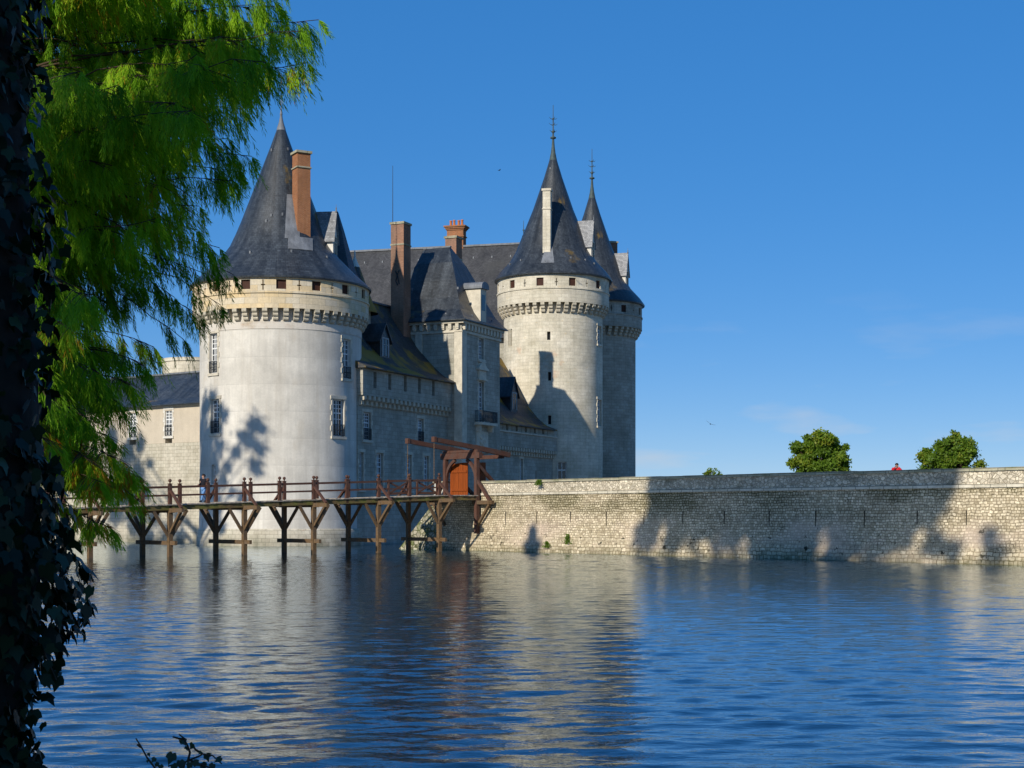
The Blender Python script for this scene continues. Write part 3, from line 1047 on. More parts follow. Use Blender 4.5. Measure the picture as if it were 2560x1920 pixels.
# ------------------------------------------------------------------ donjon hall behind
hall = thing("great_hall", "big slate roofed hall at the back whose long ridge joins the towers", "building", (7.3, 179.6, 0), rad(-14.9))
hw_ = 8.6
MB().box((-17.5, 0, 11), (38, 2 * hw_ - .8, 25.4)).build("wall", 'ashlar_shade', hall)
zr, zE = 34.85, 22.6
rf = MB()
prof = [(-hw_ - .5, zE), (-hw_ + .4, zE + 1.0), (-hw_ + 1.6, zE + 2.6), (0, zr), (hw_ - 1.6, zE + 2.6), (hw_ - .4, zE + 1.0), (hw_ + .5, zE)]
rf.extrude(prof, lambda p, x: (x, p[0], p[1]), -36.5, 1.0)
hroof = rf.build("roof", 'slate_grey', hall)
MB().beam((-36.5, 0, zr + .04), (1.0, 0, zr + .04), .4, .22).build("ridge_flashing", 'lead', hroof)
# brick stack with terracotta pots on the hall's ridge
px = -14.6
cs = MB()
cs.box((px, .4, 34.8), (2.05, 1.2, 4.2))
for k, (e, z) in enumerate(((.10, 36.95), (.22, 37.12), (.34, 37.3))):
    cs.box((px, .4, z), (2.05 + 2 * e, 1.2 + 2 * e, .17))
cs.box((px, .4, 36.1), (2.25, 1.4, .14))
st = cs.build("chimney", 'brick', hall, label="orange brick chimney stack crowned with a row of terracotta pots")
pot = None
for k in range(4):
    loc = (px - .75 + .5 * k, .4 + .12 * (-1) ** k, 37.38)
    if pot is None:
        pot = MB().lathe([(0, 0), (.2, 0), (.2, .12), (.16, .2), (.14, .62), (.17, .66), (.17, .76), (.12, .76), (.11, .4), (0, .4)], 12).build("chimney_pot", 'terracotta', st, True, loc=loc)
    else:
        again(pot, st, loc)
hk = None
for k in range(15):
    loc = (-35 + 2.3 * k, -1.15, 33.25)
    if hk is None:
        hk = MB().box((0, 0, 0), (.14, .2, .24)).build("roof_hook", 'lead', hall, loc=loc)
    else:
        again(hk, hall, loc)
# small turret with a spire between hall and sunlit tower
tt = thing("stair_turret", "thin spired stair turret peeping out left of the sunlit tower's roof", "turret", (*P(1309, 800, 176).xy, 0))
MB().lathe([(0, 0), (1.5, 0), (1.5, 28.2), (0, 28.2)], 32).build("wall", 'ashlar_shade', tt)
tro = MB().lathe([(1.9, 28.1), (1.9, 28.25), (1.2, 29.8), (.75, 31.6), (.3, 33.4), (0, 34)], 32).build("roof", 'slate', tt, True)
MB().lathe([(.34, 33.2), (.16, 34.0), (.07, 34.7), (.2, 34.8), (.06, 34.95), (.05, 35.4), (.16, 35.5), (.04, 35.6), (.02, 36.6), (0, 36.62)], 12).build("finial", 'verdigris', tro, True)

# two roofs tucked behind the big tower
t1 = thing("stair_turret", "steep dark slate turret roof rising right behind the big tower's dormer", "turret", (*P(843, 800, 133.6).xy, 0))
MB().lathe([(0, 0), (1.5, 0), (1.5, 23.3), (0, 23.3)], 8).build("wall", 'ashlar_shade', t1)
MB().lathe([(2.15, 22.9), (2.15, 23.05), (1.75, 23.6), (1.25, 25.2), (.6, 27.5), (.1, 29.1), (0, 29.2)], 8).build("roof", 'slate', t1)
t2 = thing("stair_turret", "small conical turret tipped with white lead beside the big tower's eaves", "turret", (*P(887, 800, 135.2).xy, 0))
MB().lathe([(0, 0), (1.4, 0), (1.4, 20.6), (0, 20.6)], 24).build("wall", 'ashlar_shade', t2)
t2r = MB().lathe([(2.1, 20.4), (2.12, 20.55), (1.6, 21.4), (1.0, 23.0), (.42, 24.6), (0, 24.9)], 24).build("roof", 'slate_moss', t2, True)
MB().lathe([(.46, 24.5), (.42, 24.62), (.2, 25.1), (.08, 25.5), (.05, 26.0), (0, 26.05)], 16).build("finial", 'white_stone', t2r, True)

# ------------------------------------------------------------------ curtain wings and the gate pavilion
UA = math.atan2(.914, .406)
W0 = (-6.0, 140.6)

def wing_roof(root, prof, x0, x1, mat):
    """prof: front slope [(y, z)] from eave to ridge, mirrored at the back"""
    yr = prof[-1][0]
    full = prof + [(2 * yr - y, z) for y, z in prof[-2::-1]]
    mb = MB()
    mb.extrude(full, lambda p, x: (x, p[0], p[1]), x0, x1)
    return mb.build("roof", mat, root)

def curtain(root, x0, x1, depth, zc, ze, zc_dep, wins, slots, n_corb, wallm, prj=.5, low_string=None, slot_h=1.2, slot_w=.5, crosses=()):
    wl = MB().box(((x0 + x1) / 2, depth / 2, (zc - 1.6) / 2), (x1 - x0, depth, zc + 1.6)).build("wall", wallm, root)
    cb = MB()
    n = (0, -1, 0)
    for w_ in wins:
        frame_box(cb, (w_['x'], 0, (w_['z0'] + w_['z1']) / 2), n, w_['w'], w_['z1'] - w_['z0'], .5, -.7)
    cut(wl, cb)
    for w_ in wins:
        window(root, (w_['x'], 0, (w_['z0'] + w_['z1']) / 2), n, w_['w'], w_['z1'] - w_['z0'], rec=.3, nx=w_.get('nx', 2), rows=w_.get('rows', (3, 4)), rail=w_.get('rail', False), surround=w_.get('sur', 'dressed'), bar=.055)
    par = MB().box(((x0 + x1) / 2, (depth - prj) / 2, (zc + ze) / 2), (x1 - x0, depth + prj, ze - zc)).build("gallery", wallm, root)
    cb = MB()
    for x, z in slots:
        frame_box(cb, (x, -prj, z), n, slot_w, slot_h, .4, -.55)
    for x, z in crosses:
        frame_box(cb, (x, -prj, z), n, .12, .8, .4, -.4)
    cut(par, cb)
    for x, z in slots:
        b = MB()
        frame_box(b, (x, -prj, z), n, slot_w, slot_h, -.4, -.35)
        b.build("shutter_or_void", 'void', root)  # dark sheet standing for the shade within the slot
    src = None
    for k in range(n_corb):
        loc = (x0 + (x1 - x0) * (k + .5) / n_corb, 0, zc)
        if src is None:
            mb = MB()
            mb.extrude([(-.06, 0), (.52, 0), (.52, -.34), (.47, -.40), (.27, -.42), (.27, -.74), (.22, -.80), (-.06, -.82)], lambda p, y: (p[0], y, p[1]), -.2, .2)
            src = weld(mb.build("corbel", 'corbel', root, loc=loc, rz=-PI / 2))
        else:
            again(src, root, loc, -PI / 2)
    if low_string:
        MB().box(((x0 + x1) / 2, -prj - .05, low_string), (x1 - x0, .16, .13)).build("string_course", 'dressed', root)
    return wl

def wx(pxl, y_off=0.0):
    """distance along the curtain plane of photo column pxl"""
    k = (pxl - 1280) / FPX
    ux, uy = math.cos(UA), math.sin(UA)
    # W0 + u t + off*(inward)
    ix, iy = -math.sin(UA), math.cos(UA)
    a, b = W0[0] + ix * y_off, W0[1] + iy * y_off
    return (k * b - a) / (ux - k * uy)

def wz(yl, t):
    Y = W0[1] + math.sin(UA) * t
    return EYE + (HOR - yl) / FPX * Y

w1 = thing("curtain_wing", "shaded curtain wing with steep mossy roof between big tower and gate pavilion", "building", (*W0, 0), UA)
def cw(x0, x1, y0, y1, **k):
    xc = (x0 + x1) / 2
    t = wx(xc)
    return dict(x=t, z0=wz(y1, t), z1=wz(y0, t), w=max(.6, wx(x1) - wx(x0)) * k.pop('f', .8), **k)
wins1 = [cw(906, 930, 1031, 1100, rail=True), cw(1042, 1061, 1047, 1106, rail=True), cw(939, 960, 1133, 1226), cw(1013, 1031, 1137, 1226), cw(1058, 1074, 1140, 1226),
         cw(897, 910, 1131, 1223, nx=1, rows=(1, 4))]
slots1 = [(wx(p, -.5), wz(y, wx(p))) for p, y in ((937.7, 953), (974.8, 957.5), (1013.3, 962), (1048.8, 967.5), (1083.6, 973))]
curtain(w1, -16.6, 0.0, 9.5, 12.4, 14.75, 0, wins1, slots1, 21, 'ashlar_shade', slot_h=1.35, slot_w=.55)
w1r = wing_roof(w1, [(-.95, 14.62), (-.95, 14.72), (.3, 15.35), (1.03, 15.95), (1.78, 16.65), (3.0, 18.0), (4.57, 20.2), (5.75, 22.0)], -16.9, -.02, 'slate_moss')
MB().box((-8.4, 5.75, 22.02), (16.8, .34, .16)).build("ridge_flashing", 'lead', w1r)
gabled_dormer(w1, (wx(955, 1.6), 0), (0, -1, 0), 16.0, 17.95, 19.2, -4.2, -1.15, .85, ('slate', 'slate', 'grey_frame'), .3, False)
# tall brown brick stack against the pavilion
chimney(w1, (-0.80, 4.42), 1.4, 1.34, 17.5, 29.5, 0, 'brick_dark', (27.6,), 'coping', .2, .09)
anchor = MB()
anchor.tube([(-1.52, 4.22, 25.2), (-1.53, 4.42, 24.75), (-1.52, 4.57, 24.2), (-1.53, 4.37, 23.8)], [.05] * 4, 5)
anchor.tube([(-1.52, 4.62, 25.15), (-1.53, 4.37, 24.6), (-1.52, 4.22, 23.9)], [.05] * 3, 5)
anchor.build("wall_anchor", 'iron', w1)
MB().tube([(-1.3, 5.0, 29.3), (-1.3, 5.0, 35.0)], [.035, .02], 6).build("lightning_rod", 'iron', w1)

w2 = thing("curtain_wing", "lower shaded curtain wing with mossy roof between gate pavilion and sunlit tower", "building", (*W0, 0), UA)
wins2 = [cw(1297, 1310, 1147, 1200, f=.6), cw(1337, 1343, 1178, 1200, f=.5, nx=1, rows=(1, 1), sur=None)]
slots2 = [(wx(p, -.5), wz(y, wx(p))) for p, y in ((1268, 1070), (1292, 1072.5), (1315, 1075), (1337, 1077.5), (1358, 1080))]
cr2 = [(wx(p, -.5), wz(y, wx(p))) for p, y in ((1257, 1070), (1280, 1072.5), (1303.5, 1075), (1326, 1077), (1347, 1079.5), (1369, 1082))]
curtain(w2, 8.4, 25.6, 9.5, 9.35, 11.75, 0, wins2, slots2, 26, 'ashlar_shade', slot_h=.62, slot_w=.55, low_string=10.85, crosses=cr2)
w2r = wing_roof(w2, [(-.95, 11.5), (-.95, 11.62), (.3, 12.1), (1.24, 12.85), (2.42, 14.2), (3.77, 16.56), (5.66, 19.6)], 8.42, 24.6, 'slate_moss')
gabled_dormer(w2, (wx(1280, 1.8), 0), (0, -1, 0), 13.2, 15.3, 16.9, -4.2, -1.4, .85, ('slate', 'slate', 'grey_frame'), .3, False)
chimney(w2, (9.35, 2.2), 1.3, 1.5, 12, 20.2, 0, 'brick', (), 'coping', .2, .06)

pv = thing("gate_pavilion", "square gate pavilion with tall hipped slate roof and iron balcony", "building", (-4.64, 140.0, 0), UA)
PW, PDp = 8.5, 8.4
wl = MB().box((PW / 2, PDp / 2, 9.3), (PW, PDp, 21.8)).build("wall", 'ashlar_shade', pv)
def pt(pxl):
    k = (pxl - 1280) / FPX
    return (k * 140.0 + 4.64) / (math.cos(UA) - k * math.sin(UA))
def pz(yl, t):
    return EYE + (HOR - yl) / FPX * (140.0 + math.sin(UA) * t)
cb = MB()
PWIN = []
for x0, x1, y0, y1, r in ((1195, 1210, 846, 898, True), (1195, 1211, 954, 1057, False)):
    t = pt((x0 + x1) / 2)
    PWIN.append((t, pz(y1, t), pz(y0, t), (pt(x1) - pt(x0)) * .85, r))
for t, z0, z1, wd, r in PWIN:
    frame_box(cb, (t, 0, (z0 + z1) / 2), (0, -1, 0), wd, z1 - z0, .5, -.7)
cut(wl, cb)
for t, z0, z1, wd, r in PWIN:
    window(pv, (t, 0, (z0 + z1) / 2), (0, -1, 0), wd, z1 - z0, rec=.32, nx=2, rows=(2, 4) if r else (3, 5), rail=False, surround='dressed', bar=.055)
# corner quoins, cornice with modillions
MB().box((.42, -.05, 9.0), (.9, .12, 20.9)).box((-.06, .3, 9.0), (.12, .8, 20.9)).build("quoin", 'dressed', pv)
MB().box((-.05, 4.4, 9.0), (.1, .7, 20.9)).build("pilaster", 'dressed', pv)
cn = MB()
cn.box((PW / 2, PDp / 2, 19.45), (PW + .24, PDp + .24, .22))
cn.box((PW / 2, PDp / 2, 20.28), (PW + .7, PDp + .7, .22))
cn.build("cornice", 'dressed', pv)
mod = MB().box((0, 0, 0), (.34, .3, .42)).box((0, -.02, -.27), (.26, .22, .14))
mo = mod.build("modillion", 'dressed', pv, loc=(.3, -.16, 19.95))
for k in range(1, 12):
    again(mo, pv, (.3 + .71 * k, -.16, 19.95), 0)
for k in range(11):
    again(mo, pv, (-.16, .35 + .74 * k, 19.95), PI / 2)
# hipped roof with swept eaves
def hip(z_, ex):
    return (-ex, PW + ex, -ex, PDp + ex, z_)
rows = [(.62, .62, 20.40), (.62, .62, 20.5), (.25, .25, 20.85), (-.35, -.3, 21.6), (-1.0, -.85, 22.8), (-1.8, -1.5, 24.6), (-2.7, -2.3, 26.4), (-4.1, -3.5, 28.1)]
hm = MB()
ring = []
for ex, ey, z in rows:
    xa, xb = (-ex, PW + ex)
    ya, yb = (-ey, PDp + ey)
    if z > 28:
        xa, xb = PW / 2 - .12, PW / 2 + .12
        ya, yb = 3.3, 6.0
    ring.append([(xa, ya, z), (xb, ya, z), (xb, yb, z), (xa, yb, z)])
for i in range(len(ring) - 1):
    for k in range(4):
        hm.face([ring[i][k], ring[i][(k + 1) % 4], ring[i + 1][(k + 1) % 4], ring[i + 1][k]])
hm.face(ring[-1])
hm.face(ring[0][::-1])
pr = weld(hm.build("roof", 'slate', pv))
for hx, hy, hz in ((.0, 1.6, 21.1), (.0, 4.2, 21.1), (1.1, .9, 23.6), (3.7, 4.4, 27.4), (1.2, 5.8, 23.8), (2.2, -.02, 21.1), (6.6, -.02, 21.1)):
    MB().box((hx, hy, hz), (.14, .14, .22)).build("roof_hook", 'lead', pv)
MB().beam((PW / 2, 3.2, 28.13), (PW / 2, 6.1, 28.13), .3, .14).build("ridge_flashing", 'lead', pr)
# stone lucarne with a round hood on the balcony side
lx = pt(1199)
lu = MB().box((lx, .75, 22.15), (1.25, 2.3, 3.3)).build("dormer", 'dressed', pv)
hd = MB()
arc = [(.82 * math.cos(a), .5 * math.sin(a)) for a in np.linspace(0, PI, 12)]
hd.extrude([(-.82, -.16), (.82, -.16)] + arc[1:-1] if False else arc + [(-.82, -.18), (.82, -.18)], lambda p, y: (lx + p[0], y, 23.98 + p[1]), -.62, 2.3)
hd.build("dormer_roof", 'lead', lu)
gl = MB()
frame_box(gl, (lx, -.4, 22.5), (0, -1, 0), .7, 1.5, 0, .02)
gl.build("dormer_pane", 'glass', lu)
# brown stack behind the pavilion
chimney(pv, (7.6, 4.55), 1.3, 1.2, 20.6, 29.5, 0, 'brick_dark', (27.5,), 'coping', .2, .1)
# balcony, pediment, carved panel
t, z0, z1, wd, _ = PWIN[1]
bal = MB().box((t + .25, -.42, z0 - .14), (3.5, .84, .24)).box((t - 1.1, -.25, z0 - .55), (.3, .5, .6)).box((t + 1.6, -.25, z0 - .55), (.3, .5, .6)).build("balcony", 'dressed', pv)
br = MB()
for zz in (.1, 1.05):
    br.box((t + .25, -.8, z0 + zz), (3.4, .05, .05))
    for sx in (-1.45, 1.95):
        br.box((t + sx, -.41, z0 + zz), (.05, .78, .05))
for k in range(29):
    br.box((t - 1.43 + .12 * k, -.8, z0 + .55), (.032, .03, .95))
for k in range(6):
    for sx in (-1.45, 1.95):
        br.box((t + sx, -.1 - .12 * k, z0 + .55), (.03, .032, .95))
for k in range(8):
    br.box((t - 1.2 + .42 * k, -.8, z0 + .55), (.2, .028, .3))
br.build("railing", 'iron', bal)
pe = MB().box((t, -.09, z1 + .62), (1.5, .18, .8)).box((t, -.17, z1 + 1.13), (2.1, .34, .18)).box((t, -.12, z1 + .17), (1.9, .24, .14))
pe.extrude([(-1.0, 0), (1.0, 0), (0.5, .35), (.3, .62), (-.3, .62), (-.5, .35)], lambda p, y: (t + p[0], y, z1 + 1.24 + p[1]), -.26, .02)
pe.build("pediment", 'dressed', pv)
pn = MB().box((t + .1, -.04, z0 - 1.75), (2.6, .1, 1.9)).box((t + .1, -.08, z0 - 2.75), (2.9, .2, .14))
for k in range(5):
    a = k * 1.256
    pn.ball((t + .1 + .42 * math.cos(a), -.1, z0 - 1.6 + .42 * math.sin(a)), (.3, .12, .26), 8, 6)
pn.ball((t + .1, -.12, z0 - 1.6), (.34, .14, .4), 10, 7)
pn.build("carved_panel", 'dressed', pv)
cv = t
MB().box((t, -.05, PWIN[0][1] - .62), (1.3, .12, .5)).box((t, -.1, PWIN[0][1] - .25), (1.5, .2, .12)).build("sill_panel", 'dressed', pv)

# ------------------------------------------------------------------ left wing with its two windows, and the ruined turret behind
LW = thing("castle_wing", "sunlit beige wing with slate roof and two tall windows, left of the big tower", "building", (-27.7, 135.0, 0), math.atan2(-.6, .8))
lo = MB().box((-9, 4.5, 3.7), (30, 9, 10.6)).build("lower_wall", 'ashlar_low', LW)
up = MB().box((-9, 4.53, 10.7), (30, 9, 3.4)).build("wall", 'plaster_beige', LW)
def lx_(pxl):
    k = (pxl - 1280) / FPX
    return (k * 135 + 27.7) / (.8 + k * .6)
def lz_(yl, t):
    return EYE + (HOR - yl) / FPX * (135 - .6 * t)
cbu, cbl, LWIN = MB(), MB(), []
for x0, x1, y0, y1 in ((321, 342, 1033, 1098), (410, 432, 1027, 1094)):
    t = lx_((x0 + x1) / 2)
    LWIN.append((t, lz_(y1, t), lz_(y0, t), .95))
for t, z0, z1, wd in LWIN:
    z0 = max(z0, 9.02)
    frame_box(cbu, (t, .03, (9.0 + z1) / 2 - .3), (0, -1, 0), wd, z1 - 9.0 + .6, .5, -.6)
cut(up, cbu)
for t, z0, z1, wd in LWIN:
    window(LW, (t, .03, (z0 + z1) / 2 + .12), (0, -1, 0), wd, z1 - z0 - .05, rec=.16, rows=(3, 4), rail=True, surround='white_stone', bar=.055)
MB().box((-9, -.02, 12.36), (30, .3, .16)).build("cornice", 'dressed', LW)
lr = wing_roof(LW, [(-.45, 12.38), (-.45, 12.48), (.4, 13.0), (3.9, 15.75)], -24, 6, 'slate')
MB().beam((-24, 3.9, 15.78), (6, 3.9, 15.78), .32, .16).build("ridge_flashing", 'lead', lr)
rt = thing("ruined_tower", "roofless round stone tower top showing above the left wing's slate ridge", "tower", (*P(487, 900, 160).xy, 0))
rm_ = MB().lathe([(0, 0), (3.35, 0), (3.35, 18.4), (3.45, 18.45), (3.45, 18.8), (2.7, 18.85), (2.7, 18.3), (0, 18.3)], 48)
rm_.build("wall", 'ashlar', rt)

# ------------------------------------------------------------------ forecourt and its stone retaining wall
WO = (-2.2, 105.4)
WA = math.atan2(-.754, .657)
def wall_local(x, y, z=0.0):
    c, s = math.cos(WA), math.sin(WA)
    return Vector((WO[0] + x * c - y * s, WO[1] + x * s + y * c, z))
def coursed():
    t = NT("coursed_rubble")
    uv = t.uv()
    nz = t.n("TexNoise", Vector=uv, Scale=1.9, Detail=4.0, Roughness=.6).outputs["Color"]
    off = t.n("VectorMath", operation='SUBTRACT')
    t.set(off, 0, nz)
    off.inputs[1].default_value = (.5, .5, .5)
    sc_ = t.n("VectorMath", operation='SCALE')
    t.set(sc_, 0, off.outputs[0])
    sc_.inputs['Scale'].default_value = .24
    ad = t.n("VectorMath", operation='ADD')
    t.set(ad, 0, uv)
    t.set(ad, 1, sc_.outputs[0])
    v = t.n("SeparateXYZ", Vector=uv).outputs["Y"]
    def bricks(bw, bh, ms):
        br = t.n("TexBrick", Vector=ad.outputs[0], Color1=(.80, .68, .48, 1), Color2=(.44, .36, .235, 1), Mortar=(.30, .235, .145, 1), Scale=1.0)
        br.inputs['Mortar Size'].default_value = ms
        br.inputs['Mortar Smooth'].default_value = .4
        br.inputs['Brick Width'].default_value = bw
        br.inputs['Row Height'].default_value = bh
        br.offset = .37
        br.squash = .7
        br.squash_frequency = 3
        return br
    b1, b2 = bricks(.25, .15, .024), bricks(.36, .21, .03)
    low = t.rng(t.math('ADD', v, t.math('MULTIPLY', t.noise(uv, .5, 3), .8)), .9, 1.6, 1, 0)
    col = t.mix(low, b1.outputs["Color"], b2.outputs["Color"])
    joint = t.math('ADD', t.math('MULTIPLY', b1.outputs["Fac"], t.math('SUBTRACT', 1.0, low)), t.math('MULTIPLY', b2.outputs["Fac"], low))
    # open, mossy joints high up and here and there
    mz = t.math('MULTIPLY', t.rng(t.noise(t.map(uv, (.22, .5, 1), (3, 1, 0)), 1.0, 5, .6), .40, .56), t.rng(v, 2.1, 3.2))
    mz2 = t.math('MULTIPLY', t.rng(t.noise(t.map(uv, (.5, .8, 1), (13, 5, 0)), 1.0, 5, .6), .52, .64), .55)
    opened = t.math('MAXIMUM', mz, mz2)
    col = t.mix(t.math('MULTIPLY', t.math('POWER', joint, .4), opened), col, (.028, .026, .008, 1))
    col = t.mix(t.math('MULTIPLY', mz, .5), col, (.15, .13, .055, 1))
    k = t.rng(t.noise(uv, .35, 6, .65), .3, .72, .74, 1.1)
    col = t.mix(1.0, col, t.n("CombineXYZ", X=k, Y=k, Z=k).outputs[0], 'MULTIPLY')
    k = t.rng(t.noise(uv, 4.5, 5, .7), .3, .7, .55, 1.3)
    col = t.mix(1.0, col, t.n("CombineXYZ", X=k, Y=k, Z=k).outputs[0], 'MULTIPLY')
    col = patches(t, col, uv, [((.62, .48, .37), (.25, .5, 1), 4, .48, .68, .6, -1, 2.2), ((.035, .03, .02), (1.5, 1.7, 1), 3.3, .63, .65, .95, .15, 1.1), ((.035, .03, .02), (2.6, 2.6, 1), 8.3, .655, .67, .9, .2, 1.9), ((.08, .08, .03), (.6, 1, 1), 5, .3, .55, .85, -2, .2)])  # near-black patches are holes, their inner shade put in the colour
    t.p(Base_Color=col, Roughness=.93, Specular_IOR_Level=.12)
    t.bump(t.math('ADD', t.math('SUBTRACT', 1.0, t.math('MULTIPLY', joint, t.rng(opened, 0, 1, .35, 1))), t.math('MULTIPLY', t.noise(uv, 7, 4), .6)), .6, .05)
    return t.m
M['coursed'] = coursed()
sw = thing("retaining_wall", "long pale rubble wall with parapet rising from the moat, right of the gate", "wall", (*WO, 0), WA)
xs = [-4.5] + list(np.arange(-3, 76, 3.0))
sec = [(1.2, -1.6), (-.36, -1.6), (-.30, 0.0), (-.20, .8), (-.10, 1.6), (-.03, 2.8), (0, 3.84), (1.2, 3.84)]
mb = MB()
for a, b in zip(xs[:-1], xs[1:]):
    pa = [(a, y + .03 * hash2(a, z * 2, .4), z) for y, z in sec]
    pb = [(b, y + .03 * hash2(b, z * 2, .4), z) for y, z in sec]
    vv = 0
    for i in range(len(sec) - 1):
        vv2 = sec[i + 1][1]
        mb.face([pa[i], pa[i + 1], pb[i + 1], pb[i]][::-1], [(a, sec[i][1]), (a, sec[i + 1][1]), (b, sec[i + 1][1]), (b, sec[i][1])][::-1])
mb.face([(-4.5, y, z) for y, z in sec])
wo = mb.build("wall", 'coursed', sw)
weld(wo)
# drain slits down the wall
WS = [4.55, 6.75, 9.2, 11.7, 14.2]
def ws(pxl):
    k = (pxl - 1280) / FPX
    return (k * WO[1] - WO[0]) / (.657 + .754 * k)
M['slit'] = plain("dark_drain_slit", (.07, .058, .04), .9, .4, 3)
for pxl in (1266, 1344, 1428, 1518, 1612, 1709, 1813, 1925, 2041, 2163, 2295, 2418):
    x = ws(pxl)
    sl = MB().box((x, -.055, 2.25), (.06, .06, .9))
    sl.build("drain_slit", M['slit'], sw)
MB().box((36, .22, 3.93), (72, .6, .17)).build("string_course", 'string', sw)
MB().box((36, .27, 4.345), (71.9, .46, .66)).build("parapet", 'rubble', sw)
cp = MB()
x = 0.0
random.seed(3)
while x < 72:
    L = random.uniform(1.3, 2.1)
    cp.box((x + L / 2, .27, 4.755 + random.uniform(-.012, .012)), (L - .025, .64, .16))
    x += L
cp.build("coping", 'coping', sw)
# whitewashed parapet end on the far side of the gate
MB().box((-4.55, .3, 4.3), (1.5, .5, .95)).build("parapet_end", masonry("whitewashed_blocks", (.72, .69, .62), (.66, .62, .55), (.35, .33, .3), .55, .32, .015), sw, label="whitewashed block parapet on the far side of the gate")
MB().box((-4.55, .3, 4.84), (1.6, .6, .12)).build("coping", 'coping', sw)
# battered foot of the wall left of the bridge
tl = MB()
tp = [(-4.3, -1.6), (-9.8, -1.6), (-8.4, 0.0), (-6.4, 2.0), (-5.0, 3.3), (-4.3, 3.8)]
tl.extrude(tp, lambda p, y: (p[0], y - (.5 if p[1] < .1 else 0), p[1]), -.25, 2.0)
tl.build("buttress", 'talus', sw, label="sloping mossy rubble foot of the wall beside the bridge")

fc = MB()
fp = [wall_local(-4.4, .9), wall_local(74, .9), wall_local(74, 95), wall_local(-34, 95), wall_local(-30, 62), wall_local(-4.4, 24)]
fc.face([(p.x, p.y, 3.83) for p in fp])
for i in range(len(fp)):
    a, b = fp[i], fp[(i + 1) % len(fp)]
    fc.face([(a.x, a.y, -1.5), (b.x, b.y, -1.5), (b.x, b.y, 3.83), (a.x, a.y, 3.83)])
struct(fc.build("forecourt", plain("gravel_and_lawn", (.12, .12, .06), .95, .3, .6, c2=(.22, .18, .12))))

# ------------------------------------------------------------------ the timber bridge
BA = math.atan2(.649, .761)
BO = (-4.93, 103.0)
def dz(t):
    return 3.83 + .0358 * t if t < 0 else 3.83 + .006 * t
bd = thing("wooden_bridge", "long brown timber footbridge on forked posts crossing the moat to the gate", "bridge", (*BO, 0), BA)
X0, X1, BW = -37.0, 3.3, 3.5
dk = MB()
ts = list(np.arange(X0, X1, .32))
random.seed(5)
for t in ts:
    j = random.uniform(-.012, .012)
    dk.box((t + .15, BW / 2 + random.uniform(-.03, .03), dz(t) - .03 + j), (.29, BW + .34, .06))
dk.build("deck", 'deck_top', bd)
src = None
for y in (0.0, BW / 2, BW):
    sb = MB()
    sb.beam((X0, y, dz(X0) - .21), (0, y, dz(0) - .21), .2, .27)
    sb.beam((0, y, dz(0) - .21), (X1, y, dz(X1) - .21), .2, .27)
    sb.build("stringer", 'wood_deck', bd)
# posts, piers, braces
post_m = MB()
post_m.box((0, 0, .42), (.2, .2, 1.46)).box((0, 0, 1.17), (.16, .16, .05)).box((0, 0, 1.21), (.22, .22, .05))
post_src = post_m.build("railing_post", 'wood_red', bd, loc=(0, 0, dz(0)))
MB().tube([(0, 0, 1.23), (0, 0, 1.33)], [.045, .035], 8).ball((0, 0, 1.40), .105, 12, 8).build("ball_finial", 'wood_red', post_src, True)
pier_m = MB().box((0, 0, -.4), (.29, .29, 2.4 + .0))
SP = 5.03
def pier_parts(x, y, side):
    zt = dz(x) - .34
    m_ = MB().box((0, 0, (zt - 1.6) / 2), (.26, .26, zt + 1.6))
    o = m_.build("pier", 'wood_old', bd, loc=(x, y, 0))
    for sg in (-1, 1):
        MB().beam((sg * .1, 0, zt - 1.55), (sg * 1.12, 0, zt + .0), .16, .16, (0, 1, 0)).build("brace", 'wood_old', o)
    oy = -1 if side == 0 else 1
    q = MB().beam((0, -oy * .5, zt - .02), (0, oy * 1.62, zt - .02), .2, .24)
    q.build("outrigger", 'wood_old', o)
    MB().beam((0, oy * .08, zt - 1.35), (0, oy * 1.3, zt - .12), .16, .18, (1, 0, 0)).build("brace", 'wood_old', o)
    MB().beam((0, oy * .12, zt + 1.12), (0, oy * 1.42, zt + .1), .13, .15, (1, 0, 0)).build("rail_brace", 'wood_red', o)
    return o
first = True
for i in range(0, 8):
    x = -SP * i
    for side, y in ((0, 0.0), (1, BW)):
        if i < 7:
            pier_parts(x, y, side)
        if not first:
            again(post_src, bd, (x, y, dz(x)))
        first = False
        xm = x - SP / 2
        again(post_src, bd, (xm, y, dz(xm)))
    if i < 7:
        MB().beam((x, -.75, .82), (x, BW + .75, .82), .17, .25).build("cross_beam", 'wood_old', bd)
        MB().beam((x, -.4, dz(x) - .42), (x, BW + .4, dz(x) - .42), .24, .16).build("bearer", 'wood_old', bd)
for y, x_end in ((0, 0.0), (BW, -1.75)):
    for zz, wd, nm in ((1.02, .13, "handrail"), (.52, .10, "middle_rail")):
        mb = MB()
        mb.beam((X0, y, dz(X0) + zz), (x_end, y, dz(x_end) + zz), .11, wd)
        mb.build(nm, 'wood_red', bd)
# crossed panels at the gate end of the far railing
for xa, xb in ((-1.7, 0.05), (.75, 2.5)):
    mb = MB()
    za, zb = dz(xa), dz(xb)
    yy = BW
    for xx in (xa, xb):
        mb.box((xx, yy, dz(xx) + .56), (.13, .13, 1.16))
    mb.beam((xa, yy, za + 1.05), (xb, yy, zb + 1.05), .09, .13)
    mb.beam((xa, yy, za + .18), (xb, yy, zb + .18), .09, .16)
    mb.beam((xa, yy - .03, za + .2), (xb, yy - .03, zb + 1.0), .06, .11)
    mb.beam((xa, yy + .035, za + 1.0), (xb, yy + .035, zb + .2), .06, .11)
    mb.build("crossed_panel", 'wood_red', bd)

